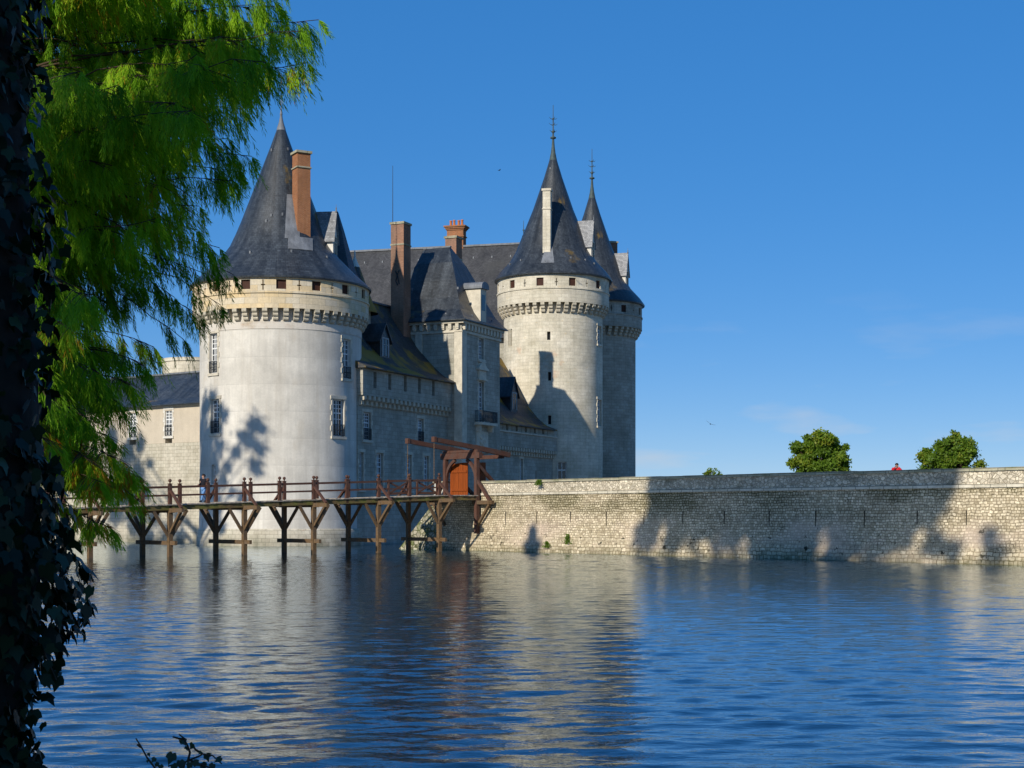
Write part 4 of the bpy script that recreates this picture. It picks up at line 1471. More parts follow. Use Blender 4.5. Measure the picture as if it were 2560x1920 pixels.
# ------------------------------------------------------------------ drawbridge frame with its doors
df = thing("drawbridge_frame", "reddish timber drawbridge frame with two lifting beams above the gate", "drawbridge", (*BO, 0), BA)
GX = 3.28
for y in (0.0, BW):
    zb = 1.2 if y == 0 else 3.4
    g = MB().box((GX, y, (zb + 6.95) / 2), (.28, .28, 6.95 - zb)).build("post", 'wood_red', df)
    oy = -1 if y == 0 else 1
    MB().beam((GX, y - oy * .4, 3.35), (GX, y + oy * 1.75, 3.35), .24, .26).build("outrigger", 'wood_old', g)
    MB().beam((GX, y + oy * .1, 4.85), (GX, y + oy * 1.4, 3.45), .18, .18, (1, 0, 0)).build("brace", 'wood_red', g)
    MB().beam((GX, y + oy * .1, 1.75), (GX, y + oy * 1.4, 3.25), .16, .18, (1, 0, 0)).build("brace", 'wood_old', g)
    MB().beam((GX + .15, y, 5.9), (GX + 2.5, y, 3.95), .2, .24, (0, 1, 0)).build("back_stay", 'wood_red', g)
MB().beam((GX, -.42, 6.62), (GX, BW + .42, 6.62), .3, .42).build("lintel", 'wood_red', df)
MB().beam((GX + .02, -.2, 6.93), (GX + .02, BW + .2, 6.93), .26, .16).build("axle_beam", 'wood_red', df)
# arched knee braces between post and lintel
for sg, y0 in ((1, .17), (-1, BW - .17)):
    kb = MB()
    R_ = 1.58
    yc = BW / 2
    inner, outer = [], []
    n = 8
    for k in range(n + 1):
        a = PI - (PI / 2) * k / n
        inner.append((R_ * math.cos(a), R_ * .95 * math.sin(a)))
    outer = [(p[0] * 1.14, p[1] * 1.13) for p in inner]
    pts = [(-1.58, 0), *inner[1:7], *[(max(q[0], -1.6), min(q[1], 1.56)) for q in outer[6::-1]]]
    pts = [p for k, p in enumerate(pts) if k == 0 or (abs(p[0] - pts[k - 1][0]) + abs(p[1] - pts[k - 1][1])) > .03]
    kb.extrude(pts, lambda p, x: (x, yc + sg * p[0], 4.85 + p[1]), GX - .09, GX + .09)
    kb.build("knee_brace", 'wood_red', df)
bx = []
for y in (0.25, BW - .25):
    b = MB()
    b.beam((-.3, y, 7.62), (GX, y, 7.17), .26, .30)
    b.beam((GX, y, 7.17), (GX + 3.15, y, 6.72), .28, .34)
    b.box((-.25, y, 7.61), (.2, .34, .36))
    b.build("lifting_beam", 'wood_red', df)
    cm = MB()
    z = 7.42
    while z > dz(-.25) + .15:
        cm.tube([(-.25 + .035, y, z), (-.25, y, z + .06), (-.25 - .035, y, z), (-.25, y, z - .06), (-.25 + .035, y, z)] if int(z * 10) % 2 else [(-.25, y + .035, z), (-.25, y, z + .06), (-.25, y - .035, z), (-.25, y, z - .06), (-.25, y + .035, z)], [.014] * 5, 5, False)
        z -= .1
    cm.tube([(-.25, y, 7.45), (-.25, y, dz(0))], [.018, .018], 5)
    cm.build("chain", 'chain', df)
cbm = MB()
cbm.beam((GX + 2.6, .25, 6.6), (GX + 2.6, BW - .25, 6.6), .2, .26)
cbm.build("counterweight_beam", 'wood_red', df)

def door_leaf(root, x, y, rz, label):
    d = MB()
    L, n = 1.42, 7
    for k in range(n):
        a = (k + .5) / n * L
        h = 1.98 + .30 * math.sqrt(max(0, 1 - ((L - a) / 1.75) ** 2))
        d.box((x + a * math.cos(rz), y + a * math.sin(rz), 3.9 + h / 2), (L / n - .012, .07, h), rz)
    for zz in (4.25, 5.55):
        d.box((x + (L / 2) * math.cos(rz) + .06 * math.sin(rz), y + (L / 2) * math.sin(rz) - .06 * math.cos(rz), zz), (L - .1, .06, .16), rz)
    d.box((x, y, 3.9 + 1.05), (.14, .14, 2.1), rz)
    o = d.build("door_leaf", 'door', root, label=label)
    hg = MB()
    for zz in (4.3, 5.6):
        hg.box((x + .35 * math.cos(rz) - .0 * math.sin(rz), y + .35 * math.sin(rz), zz), (.7, .12, .05), rz)
    hg.build("hinge", 'iron', o)
    return o
door_leaf(df, GX + .3, BW - .3, rad(-74), "far orange board door leaf, half open")
door_leaf(df, GX + .28, .3, rad(27), "near orange board door leaf, swung back behind the post")

# ------------------------------------------------------------------ people
def skin_mesh(name, nodes, edges, mat, parent, sub=1):
    me = bpy.data.meshes.new(name)
    keys = list(nodes)
    me.from_pydata([nodes[k][0] for k in keys], [(keys.index(a), keys.index(b)) for a, b in edges], [])
    o = bpy.data.objects.new(name, me)
    C.objects.link(o)
    o.modifiers.new("s", 'SKIN').use_smooth_shade = True
    for i, k in enumerate(keys):
        sv = me.skin_vertices[0].data[i]
        r = nodes[k][1]
        sv.radius = r if isinstance(r, tuple) else (r, r)
        sv.use_root = (i == 0)
    md = o.modifiers.new("ss", 'SUBSURF')
    md.levels = md.render_levels = sub
    bpy.context.view_layer.update()
    dg = bpy.context.evaluated_depsgraph_get()
    nm = bpy.data.meshes.new_from_object(o.evaluated_get(dg))
    o.modifiers.clear()
    o.data = nm
    bpy.data.meshes.remove(me)
    nm.materials.clear()
    nm.materials.append(M[mat])
    nm.polygons.foreach_set("use_smooth", [True] * len(nm.polygons))
    o.parent = parent
    return o

def person(label, loc, rz, pose, top, legs, group=None):
    root = thing("person", label, "person", loc, rz, group)
    J = dict(pelvis=((0, 0, .95), (.15, .12)), waist=((.01, 0, 1.12), (.14, .11)), chest=((.03, 0, 1.32), (.17, .12)), upper=((.02, 0, 1.43), (.10, .09)),
             neck=((.04, 0, 1.51), .058), jaw=((.065, 0, 1.585), (.072, .075)), head=((.06, 0, 1.66), (.082, .098)), crown=((.05, 0, 1.735), (.06, .07)),
             nose=((.165, 0, 1.635), .012))
    E = [('pelvis', 'waist'), ('waist', 'chest'), ('chest', 'upper'), ('upper', 'neck'), ('neck', 'jaw'), ('jaw', 'head'), ('head', 'crown'), ('head', 'nose')]
    for s, sg in (('l', 1), ('r', -1)):
        J['ear' + s] = ((.045, sg * .108, 1.64), .014)
        E.append(('head', 'ear' + s))
        q = pose[s]
        J['sh' + s] = ((.02, sg * .19, 1.41), .07)
        J['el' + s] = (q['el'], .047)
        J['wr' + s] = (q['wr'], .03)
        w_, e_ = Vector(q['wr']), Vector(q['el'])
        d = (w_ - e_).normalized()
        J['pa' + s] = (tuple(w_ + d * .075), (.036, .02))
        E += [('chest', 'sh' + s), ('sh' + s, 'el' + s), ('el' + s, 'wr' + s), ('wr' + s, 'pa' + s)]
        side = d.cross(Vector((0, 0, 1))).normalized() if abs(d.z) < .9 else Vector((1, 0, 0))
        for k in range(4):
            b = w_ + d * .12 + side * (.03 - .02 * k)
            tip = b + d * (.05 + .012 * (k in (1, 2))) + Vector((0, 0, -.03))
            J[f'f{k}{s}'] = (tuple(b), .0095)
            J[f't{k}{s}'] = (tuple(tip), .008)
            E += [('pa' + s, f'f{k}{s}'), (f'f{k}{s}', f't{k}{s}')]
        th = w_ + d * .05 + side * .05
        J['th' + s] = (tuple(th), .011)
        J['tt' + s] = (tuple(th + d * .04 + Vector((0, 0, .01))), .009)
        E += [('wr' + s, 'th' + s), ('th' + s, 'tt' + s)]
        J['hi' + s] = ((0, sg * .09, .88), .09)
        J['kn' + s] = (q['kn'], .058)
        J['an' + s] = (q['an'], .042)
        J['to' + s] = (q['to'], .036)
        E += [('pelvis', 'hi' + s), ('hi' + s, 'kn' + s), ('kn' + s, 'an' + s), ('an' + s, 'to' + s)]
    body = skin_mesh("body", J, E, 'skin', root)
    def grow(keys, r, edges):
        return {k: (J[k][0], tuple(a + r for a in (J[k][1] if isinstance(J[k][1], tuple) else (J[k][1],) * 2))) for k in keys}, edges
    tk = ['pelvis', 'waist', 'chest', 'upper'] + [a + s for s in 'lr' for a in ('sh', 'el', 'wr')]
    te = [('pelvis', 'waist'), ('waist', 'chest'), ('chest', 'upper')] + [e for s in 'lr' for e in (('chest', 'sh' + s), ('sh' + s, 'el' + s), ('el' + s, 'wr' + s))]
    n_, e_ = grow(tk, .034, te)
    skin_mesh("jacket", n_, e_, top, root)
    lk = ['pelvis'] + [a + s for s in 'lr' for a in ('hi', 'kn', 'an')]
    le = [e for s in 'lr' for e in (('pelvis', 'hi' + s), ('hi' + s, 'kn' + s), ('kn' + s, 'an' + s))]
    n_, e_ = grow(lk, .014, le)
    skin_mesh("jeans", n_, e_, legs, root)
    for s in 'lr':
        a, t_ = Vector(J['an' + s][0]), Vector(J['to' + s][0])
        d = (t_ - a)
        shoe = MB().tube([a + Vector((0, 0, -.0)) - d * .25, a + d * .35, a + d * .8, t_ + d * .2], [.045, .055, .05, .03], 8)
        shoe.build("shoe", 'shoe', root, True)
    h = MB()
    prof = [(.0, 1.775), (.05, 1.768), (.085, 1.74), (.103, 1.70), (.108, 1.665), (.10, 1.645)]
    h.lathe(prof[::-1], 16, (.045, 0))
    h.tube([(-.05, 0, 1.70), (-.058, 0, 1.64), (-.035, 0, 1.57)], [.07, .062, .045], 8)
    h.build("hair", 'hair', root, True)
    ey = MB()
    for sg in (-1, 1):
        ey.ball((.138, sg * .034, 1.662), .011, 6, 4)
    ey.build("eye", 'hair', root)
    mo_ = MB().box((.143, 0, 1.588), (.012, .045, .012))
    mo_.build("mouth", 'terracotta', root)
    return root
walk = dict(
    l=dict(el=(-.10, .27, 1.16), wr=(.12, .27, 1.05), kn=(.22, .09, .52), an=(.36, .09, .12), to=(.52, .09, .075)),
    r=dict(el=(.0, -.27, 1.14), wr=(.26, -.2, 1.10), kn=(.02, -.09, .49), an=(-.26, -.09, .16), to=(-.14, -.09, .04)))
tm = -17.2
mp = Matrix.Rotation(BA, 3, 'Z') @ Vector((tm, 1.2, 0))
person("man in black jacket and light blue jeans walking across the timber bridge", (BO[0] + mp.x, BO[1] + mp.y, dz(tm)), BA + PI + rad(22), walk, 'navy', 'denim')
shoot = dict(
    l=dict(el=(.2, .26, 1.28), wr=(.27, .1, 1.52), kn=(.03, .09, .5), an=(0, .09, .09), to=(.16, .1, .04)),
    r=dict(el=(.2, -.26, 1.28), wr=(.27, -.1, 1.52), kn=(.02, -.09, .5), an=(0, -.09, .09), to=(.16, -.1, .04)))
pp = P(2242, 1200, 91.5)
person("person in a red jacket looking over the retaining wall's parapet", (pp.x, pp.y, 3.83), math.atan2(-pp.y, -pp.x), shoot, 'red', 'navy')

# ------------------------------------------------------------------ birds
def bird(label, loc, rz, span, up, cat="bird", group=None):
    b = MB()
    b.lathe([(0, -.5), (.05, -.42), (.11, -.2), (.12, 0), (.1, .2), (.05, .36), (0, .44)], 10)
    for i in range(len(b.v)):
        x, y, z = b.v[i]
        b.v[i] = (z * span * .55, x * span * .55, y * span * .5)
    for sg in (-1, 1):
        top = [(-.08, sg * .03, .02), (.1, sg * .03, .02), (.12, sg * .28, .02 + up * .18), (.0, sg * .5, .02 + up * .34), (-.08, sg * .3, .02 + up * .18)]
        pts = [tuple(a * span for a in p) for p in top]
        low = [(p[0], p[1], p[2] - .018 * span) for p in pts]
        b.mesh(pts + low, [(0, 1, 2, 3, 4), (9, 8, 7, 6, 5)] + [(i, (i + 1) % 5, 5 + (i + 1) % 5, 5 + i) for i in range(5)])
    b.mesh([(-.2 * span, -.03 * span, 0), (-.2 * span, .03 * span, 0), (-.36 * span, .06 * span, 0), (-.36 * span, -.06 * span, 0), (-.28 * span, 0, .03 * span)], [(0, 1, 2, 3), (0, 1, 4), (1, 2, 4), (2, 3, 4), (3, 0, 4)])
    o = b.build("bird", 'feather', None, loc=loc, rz=rz)
    tag(o, label, cat, group)
    return o
bird("dark bird gliding low over the wall in the blue sky", P(1776, 1060, 95), rad(80), .62, .35, group="birds in flight").rotation_euler.x = rad(28)
bird("tiny dark bird high in the sky above the hall's brick chimneys", P(1248, 426, 150), rad(30), .55, .5, group="birds in flight")

# ------------------------------------------------------------------ trees and plants
def leaves_mesh(name, pts, nrm_bias, size, mat, parent, tint, shape='diamond', updir=None):
    """many leaf-sized faces: pts (N,3), size (N,), tint (N,)"""
    n = len(pts)
    a = RNG.normal(size=(n, 3))
    if updir is not None:
        a = a * .45 + updir
    a /= np.linalg.norm(a, axis=1)[:, None]
    b = RNG.normal(size=(n, 3)) + nrm_bias
    b -= a * (a * b).sum(1)[:, None]
    b /= np.linalg.norm(b, axis=1)[:, None] + 1e-9
    s = size[:, None]
    v = np.empty((n, 4, 3))
    v[:, 0] = pts - a * s * .5
    v[:, 1] = pts + b * s * .3 + a * s * .05
    v[:, 2] = pts + a * s * .55
    v[:, 3] = pts - b * s * .3 + a * s * .05
    return quads(name, v, mat, parent, np.repeat(tint, 4))

def quads(name, v, mat, parent, tint):
    n = v.shape[0]
    k = v.shape[1]
    me = bpy.data.meshes.new(name)
    me.vertices.add(n * k)
    me.vertices.foreach_set("co", v.reshape(-1).astype(np.float32))
    me.loops.add(n * k)
    me.loops.foreach_set("vertex_index", np.arange(n * k, dtype=np.int32))
    me.polygons.add(n)
    me.polygons.foreach_set("loop_start", np.arange(0, n * k, k, dtype=np.int32))
    me.update(calc_edges=True)
    at = me.attributes.new("tint", 'FLOAT', 'POINT')
    at.data.foreach_set("value", tint.astype(np.float32))
    me.materials.append(M[mat])
    o = bpy.data.objects.new(name, me)
    C.objects.link(o)
    if parent is not None:
        o.parent = parent
    return o

def clump_points(clumps, dens, shell=.55):
    P_, T_ = [], []
    for (c, r, *rest) in clumps:
        rr = np.array(rest[0]) if rest else np.ones(3)
        n = int(dens * r * r * 4)
        d = RNG.normal(size=(n, 3))
        d /= np.linalg.norm(d, axis=1)[:, None]
        rad_ = r * (shell + (1 - shell) * RNG.random(n)) ** 1.0 * (1 + (.22 if shell > .05 else .40) * RNG.normal(size=n))
        P_.append(np.array(c) + d * rad_[:, None] * rr)
        T_.append(np.full(n, RNG.random()) * .5 + RNG.random(n) * .5)
    return np.concatenate(P_), np.concatenate(T_)

def broadleaf(name, label, base, clumps, trunk_r, leaf, dens, group=None, mat='lime_leaf', cat="tree", trunk_top=None, shell=.5):
    root = thing(name, label, cat, base, 0, group)
    B = Vector(base)
    cl = [((Vector(c[0]) - B), *c[1:]) for c in clumps]
    zc = min(c[0].z - c[1] for c in cl)
    mid = sum((c[0] for c in cl), Vector()) / len(cl)
    tt = trunk_top or (zc + (mid.z - zc) * .7)
    tr = MB()
    fork = Vector((mid.x * .35, mid.y * .35, max(tt * .55, .5)))
    topv = Vector((mid.x * .9, mid.y * .9, mid.z))
    tr.tube([(0, 0, -.4), (0, 0, .3), fork * .5 + Vector((0, 0, 0)), fork, fork.lerp(topv, .6), topv], [trunk_r * 1.5, trunk_r * 1.1, trunk_r * .9, trunk_r * .75, trunk_r * .5, trunk_r * .25], 10)
    tro = tr.build("trunk", 'bark', root, True)
    random.seed(len(cl))
    lm = MB()
    for c in cl:
        e = c[0]
        s = fork.lerp(topv, random.uniform(.0, .75))
        m_ = s.lerp(e, .5) + Vector((random.uniform(-.3, .3), random.uniform(-.3, .3), random.uniform(-.1, .5))) * c[1] * .3
        lm.tube([s, m_, e], [trunk_r * .35, trunk_r * .22, trunk_r * .06], 6)
    lm.build("limbs", 'bark', root, True)
    pts, ti = clump_points([(tuple(c[0]), *c[1:]) for c in cl], dens, shell)
    leaves_mesh("crown", pts, np.cross(np.array(SUNV), RNG.normal(size=(len(pts), 3))) * 1.2, leaf * (.6 + .8 * RNG.random(len(pts))), mat, root, ti)
    return root

def crown_clumps(c, rx, rz, n, r0, r1, seed, flat=.3):
    random.seed(seed)
    out = []
    c = Vector(c)
    for k in range(n):
        while True:
            p = Vector((random.uniform(-1, 1), random.uniform(-1, 1), random.uniform(-1, 1)))
            if p.length < 1 and p.length > .35 and p.z > -1 + flat:
                break
        r = random.uniform(r0, r1)
        out.append((c + Vector((p.x * rx, p.y * rx, p.z * rz)), r, (1, 1, .8)))
    return out

# two trees standing on the forecourt, and a third farther off
def court_tree(pxc, pyt, pyb, half, Y, seed, label, dens, tint=None):
    c = P(pxc, (pyt + pyb) / 2, Y)
    top = P(pxc, pyt, Y).z
    rx = half / FPX * Y
    zc = top - (top - 4.6) * .52
    cl = crown_clumps((c.x, c.y, zc), rx * .86, (top - 4.6) * .50, 130, rx * .11, rx * .24, seed, .12)
    return broadleaf("leafy_tree", label, (c.x, c.y, 3.83), cl, .2, .26, dens, "trees on the forecourt", shell=.25)
court_tree(2050, 1072, 1185, 82, 150, 4, "round dense green tree behind the wall, fuller and nearer the castle", 190)
court_tree(2378, 1078, 1175, 86, 150, 9, "looser spreading green tree behind the wall, near the person in red", 120)
court_tree(1780, 1168, 1190, 32, 175, 15, "wispy tree top just peeping over the wall's coping", 35)

# sun-side bank trees, out of the frame: they throw the shade seen on the wall and on the big tower
def back(p, s):
    return Vector(p) + Vector((SUN_H.x * s, SUN_H.y * s, math.tan(SUN_EL) * s))
def wallpt(x, z):
    v = wall_local(x, -.1)
    return (v.x, v.y, z)
def ground_at(x, y):
    return bank_h(x, y)
S1 = 62
spec = [(16.0, 1.2, 1.0), (17.2, 3.4, 1.1), (18.3, .9, .8), (19.5, 4.4, 1.5), (20.6, 2.0, .8), (22.0, 3.8, 1.4), (22.9, 1.6, .9), (24.4, 4.6, 1.5), (24.8, 2.2, 1.1), (26.2, 1.0, .9),
        (27.2, 3.4, 1.5), (29.3, 2.6, 1.0), (29.8, 4.6, 1.4), (31.2, .8, .8), (32.0, 3.2, 1.4), (34.0, 4.4, 1.3), (34.2, 1.8, 1.2), (36.0, 2.8, 1.0), (36.4, .9, .7), (37.4, .6, .6),
        (39.9, .5, .6), (39.6, 1.4, .45), (21, 6.5, 1.8), (24, 7.5, 2.2), (27, 6.5, 2.0), (30, 7.3, 2.2), (33, 6.8, 1.8), (27.5, 9.5, 2.4), (24, 10.5, 2.0),
        (18.0, 5.6, 1.3), (21.0, 3.2, 1.0), (23.2, 3.4, 1.2), (25.6, 3.2, 1.2), (26.0, 4.9, 1.2), (28.4, 4.2, 1.4), (28.2, 1.4, .9), (30.6, 3.6, 1.2), (30.4, 1.6, .8), (33.0, 4.6, 1.2), (33.0, 1.0, .8), (35.2, 4.6, 1.0), (35.4, 3.6, 1.0), (20.4, 5.2, 1.2), (22.8, 5.2, 1.2), (31.6, 5.4, 1.2), (16.6, 2.2, .8), (32.6, 2.2, 1.0)]
random.seed(77)
for i_ in range(14):
    for j_ in range(5):
        xx, zz = 17.4 + 1.45 * i_ + random.uniform(-.3, .3), 2.5 + 1.4 * j_ + random.uniform(-.3, .3)
        if random.random() > .06 and (j_ > 0 or random.random() > .25) and not (xx < 18.2 and zz < 4):
            spec.append((xx, zz, random.uniform(1.0, 1.4)))
cl = [(back(wallpt(x, z), S1 + random.uniform(-2, 2)), r) for x, z, r in spec]
bxy = back(wallpt(27.5, 0), S1 + 1)
broadleaf("bank_tree", "very tall broadleaved tree on the left bank, casting shade on the retaining wall", (bxy.x, bxy.y, ground_at(bxy.x, bxy.y)), cl, .55, .55, 150, "tall trees on the near bank", shell=.15)
S2 = 46
def pA(pxl, pyl):
    a = math.asin(max(-.98, min(.98, (pxl - 703) / 201.0)))
    Y = AY - AR * math.cos(a)
    return tuple(P(pxl, pyl, Y))
def pL(pxl, pyl):
    t = lx_(pxl)
    return tuple(P(pxl, pyl, 135 - .6 * t))
sp2 = [(pA(525, 1030), 1.0), (pA(545, 1010), .7), (pA(515, 1080), 1.1), (pA(550, 1080), 1.0), (pA(575, 1050), .45), (pA(520, 1150), 1.0), (pA(560, 1130), .7), (pA(510, 1220), .9), (pA(545, 1230), .7), (pA(530, 1290), .9), (pA(515, 1340), .9),
       (pA(640, 1065), .75), (pA(660, 1075), .5), (pA(630, 1110), .8), (pA(655, 1125), .55), (pA(600, 1140), .55), (pA(580, 1180), .5), (pA(615, 1095), .45), (pA(570, 1215), .5), (pA(530, 1110), 1.0), (pA(560, 1040), .7), (pA(515, 1190), 1.0), (pA(545, 1180), .8), (pA(520, 1260), 1.0), (pA(550, 1160), .6), (pA(590, 1240), .45), (pA(560, 1290), .5),
       (pL(320, 1130), 1.2), (pL(350, 1110), .8), (pL(300, 1190), 1.4), (pL(345, 1180), 1.1), (pL(375, 1160), .5), (pL(330, 1240), 1.3), (pL(365, 1230), .7), (pL(290, 1280), 1.3), (pL(340, 1310), 1.3), (pL(385, 1290), .8), (pL(420, 1330), .9), (pL(370, 1345), 1.0), (pL(450, 1345), .8), (pL(280, 1090), 1.0)]
cl = [(back(p, S2 + random.uniform(-1.5, 1.5)), r) for p, r in sp2]
cl += [(c - Vector((0, 0, 3.6)) + Vector((random.uniform(-1, 1), random.uniform(-1, 1), 0)), r * 1.3) for c, r in cl[::3]]
m_ = sum((c[0] for c in cl), Vector()) / len(cl)
broadleaf("bank_tree", "tall broadleaved tree beyond the bridge's left end, shading the big tower", (m_.x, m_.y, ground_at(m_.x, m_.y)), cl, .5, .34, 190, "tall trees on the near bank", shell=.0)
S3 = 50
tip = back(wallpt(5.6, 1.9), S3)
cl = [(tip - Vector((0, 0, .35)), .3)]
for k in range(1, 16):
    for j in range(2 + k // 2):
        a = j * 2 * PI / (2 + k // 2) + k
        rr = .32 * k * .6
        cl.append((tip + Vector((math.cos(a) * rr, math.sin(a) * rr, -.85 * k)), .35 + .07 * k))
broadleaf("bank_tree", "slim pointed tree on the left bank whose tip shades the wall beside the gate", (tip.x, tip.y, ground_at(tip.x, tip.y)), cl, .3, .4, 150, "tall trees on the near bank", shell=.15)
cl = crown_clumps((-10.0, -6.6, 12.0), 4.2, 8.5, 75, 1.0, 1.9, 21, .02)
broadleaf("bank_tree", "dense tree behind the viewpoint shading the ivy covered trunk", (-10.5, -7.5, .9), cl, .4, .34, 110, "tall trees on the near bank", shell=.15)

cl = crown_clumps((-18.4, -7.6, 22.0), 6.0, 8.0, 12, .5, .85, 33, .05)
random.seed(8)
for k in range(9):
    cl.append((Vector((random.uniform(-15.5, -14.2), random.uniform(-8.6, -6.6), random.uniform(16.0, 24.0))), random.uniform(.5, .8), (1, 1, .9)))
broadleaf("bank_tree", "tall open crowned tree behind the viewpoint dappling the weeping cypress", (-18.0, -8.2, .9), cl, .4, .34, 95, "tall trees on the near bank", shell=.15)

# --- the weeping cypress on the left
def cypress():
    root = thing("weeping_cypress", "feathery green conifer with drooping sprays overhanging the moat on the left", "tree", (-7.2, 16.6, .8))
    O = Vector((-7.2, 16.6, .8))
    MB().tube([(0, 0, -.6), (0, 0, .4), (.05, 0, 4), (.1, .05, 9), (.1, .1, 15)], [.62, .45, .38, .28, .05], 14).build("trunk", 'bark', root, True)
    K = 1.1573
    tips = [(690, 45, 15.2), (665, 140, 15.3), (640, 70, 14.2), (600, 10, 14.8), (555, 165, 15.6), (530, 232, 15.0), (490, 300, 15.6), (535, 330, 16.2), (522, 372, 16.1), (500, 395, 15.5), (440, 440, 15.0), (420, 505, 15.8), (475, 540, 16.4),
            (505, 596, 16.6), (440, 590, 16.2), (468, 655, 17.0), (440, 690, 17.0), (405, 722, 16.4), (380, 640, 16.6), (330, 745, 15.4), (312, 790, 15.0), (290, 830, 14.6), (268, 870, 14.4), (232, 940, 14.2), (248, 985, 13.6), (288, 1030, 13.8), (282, 1062, 14.2), (215, 1040, 13.2), (205, 1000, 13.4), (238, 1140, 14.6)]
    def bound(y):
        ks = [(-250, 640), (0, 670), (50, 670), (140, 630), (190, 545), (240, 510), (300, 470), (380, 440), (450, 420), (510, 400), (560, 400), (600, 360), (660, 325), (700, 310), (760, 290), (800, 275), (850, 255), (890, 235), (950, 210), (1000, 220), (1050, 235), (1095, 225), (1130, 215), (1180, 200)]
        for (a, b), (c, d) in zip(ks[:-1], ks[1:]):
            if a <= y <= c:
                return b + (d - b) * (y - a) / (c - a)
        return 200
    random.seed(12)
    fills = []
    for k in range(190):
        y = random.uniform(-260, 960)
        x = random.uniform(60, bound(y) - 30)
        fills.append((x, y, random.uniform(12.4, 18.0)))
    wood = MB()
    pts, dirs, lens, tints = [], [], [], []
    def spray(p, d, L, ti):
        pts.append(p)
        dirs.append(d)
        lens.append(L)
        tints.append(ti)
    for bi, (tx, ty, tY) in enumerate(tips + fills):
        tip_ = P(tx * K, ty * K, tY) - O
        is_tip = bi < len(tips)
        rise = random.uniform(.1, .5) if ty < 480 else random.uniform(.5, 1.2)
        if tx * K > 430 and ty > 500 and ty < 760:
            rise = random.uniform(.9, 1.5)
        s = Vector((.1, 0, tip_.z + rise - .15 * abs(tip_.x) * .5))
        mid_ = s.lerp(tip_, .55) + Vector((0, 0, .22 * rise + .18))
        path = []
        N = 16
        for k in range(N + 1):
            t = k / N
            q = s * (1 - t) ** 2 + mid_ * 2 * t * (1 - t) + tip_ * t * t
            path.append(q + Vector((mnoise.noise(q * 1.7 + Vector((bi, 0, 0))), mnoise.noise(q * 1.9 + Vector((0, bi, 0))), mnoise.noise(q * 2.1 + Vector((0, 0, bi))))) * .10 * t)
        L = (tip_ - s).length
        wood.tube(path, [max(.004, .020 * (1 - k / N) ** 1.2 + .003) for k in range(N + 1)], 5)
        warm = 0.0
        if ty > 900:
            warm = .5
        base_t = random.uniform(.2, .7)
        t0 = max(.3, 1 - 2.2 / L)
        nt = 36 if is_tip else 30
        if is_tip and tx > 385 and ty > 560:
            nt = 17
            base_t *= .4
        for k in range(nt):
            nc = 3
            cc = (int(k * nc / nt) + .62 + random.gauss(0, .17)) / nc
            t = t0 + (1 - t0) * min(.999, max(0, cc))
            i = min(N - 1, int(t * N))
            f = t * N - i
            q = path[i].lerp(path[i + 1], f)
            d = (path[i + 1] - path[i]).normalized()
            side = d.cross(Vector((0, 0, 1))).normalized() * (1 if k % 2 else -1)
            tl = (.16 + .42 * (1 - t) / (1 - t0)) * random.uniform(.6, 1.25)
            tw = (d * .75 + side * .9 + Vector((0, 0, random.uniform(-.15, .2)))).normalized()
            e = q + tw * tl + Vector((0, 0, (-.45 * tl * tl - .06)))
            wood.tube([q, q.lerp(e, .55) + Vector((0, 0, .05 * tl)), e], [.004, .003, .002], 3, False)
            ns = max(4, int(tl / .042))
            drp = .62 if ty > 880 else 1.0
            for j in range(ns):
                u = (j + random.random()) / ns
                b = q.lerp(e, u) + Vector((0, 0, .05 * tl * math.sin(u * PI)))
                dd = (tw * random.uniform(.15, .7) + Vector((random.uniform(-.25, .25), random.uniform(-.25, .25), -1))).normalized()
                ti = base_t + random.uniform(-.12, .2)
                if warm and random.random() < warm:
                    ti = random.uniform(.7, 1.0)
                elif random.random() < .02:
                    ti = random.uniform(.8, .95)
                spray(b, dd, random.uniform(.14, .34) * drp, ti)
        for j in range(6):
            dd = ((path[-1] - path[-2]).normalized() * .5 + Vector((random.uniform(-.3, .3), random.uniform(-.3, .3), -.8))).normalized()
            spray(path[-1], dd, random.uniform(.12, .2), base_t)
    wood.build("branches", 'bark', root, True)
    p = np.array([tuple(v) for v in pts])
    d = np.array([tuple(v) for v in dirs])
    L = np.array(lens)
    ti = np.array(tints)
    n = len(p)
    per = 18
    V = []
    T = []
    for k in range(per):
        u = k / per
        along = p + d * (L * u)[:, None] + np.array([0, 0, -.03]) * (u * u)
        sd_ = RNG.normal(size=(n, 3))
        sd_ -= d * (sd_ * d).sum(1)[:, None]
        sd_ /= np.linalg.norm(sd_, axis=1)[:, None]
        ld = d * .95 + sd_ * (.36 if k < per - 1 else .1)
        ld /= np.linalg.norm(ld, axis=1)[:, None]
        nn = np.cross(ld, np.array(SUNV) + .45 * RNG.normal(size=(n, 3)))
        nn /= np.linalg.norm(nn, axis=1)[:, None]
        ll = (.06 + .06 * RNG.random(n))[:, None] * (1 - .3 * u)
        wd = .0038
        v = np.empty((n, 4, 3))
        v[:, 0] = along
        v[:, 1] = along + ld * ll * .5 + nn * wd
        v[:, 2] = along + ld * ll
        v[:, 3] = along + ld * ll * .5 - nn * wd
        V.append(v)
        T.append(np.repeat(np.clip(ti + .08 * RNG.normal(size=n), 0, 1), 4))
    quads("foliage", np.concatenate(V), 'cypress', root, np.concatenate(T))
    return root
cypress()

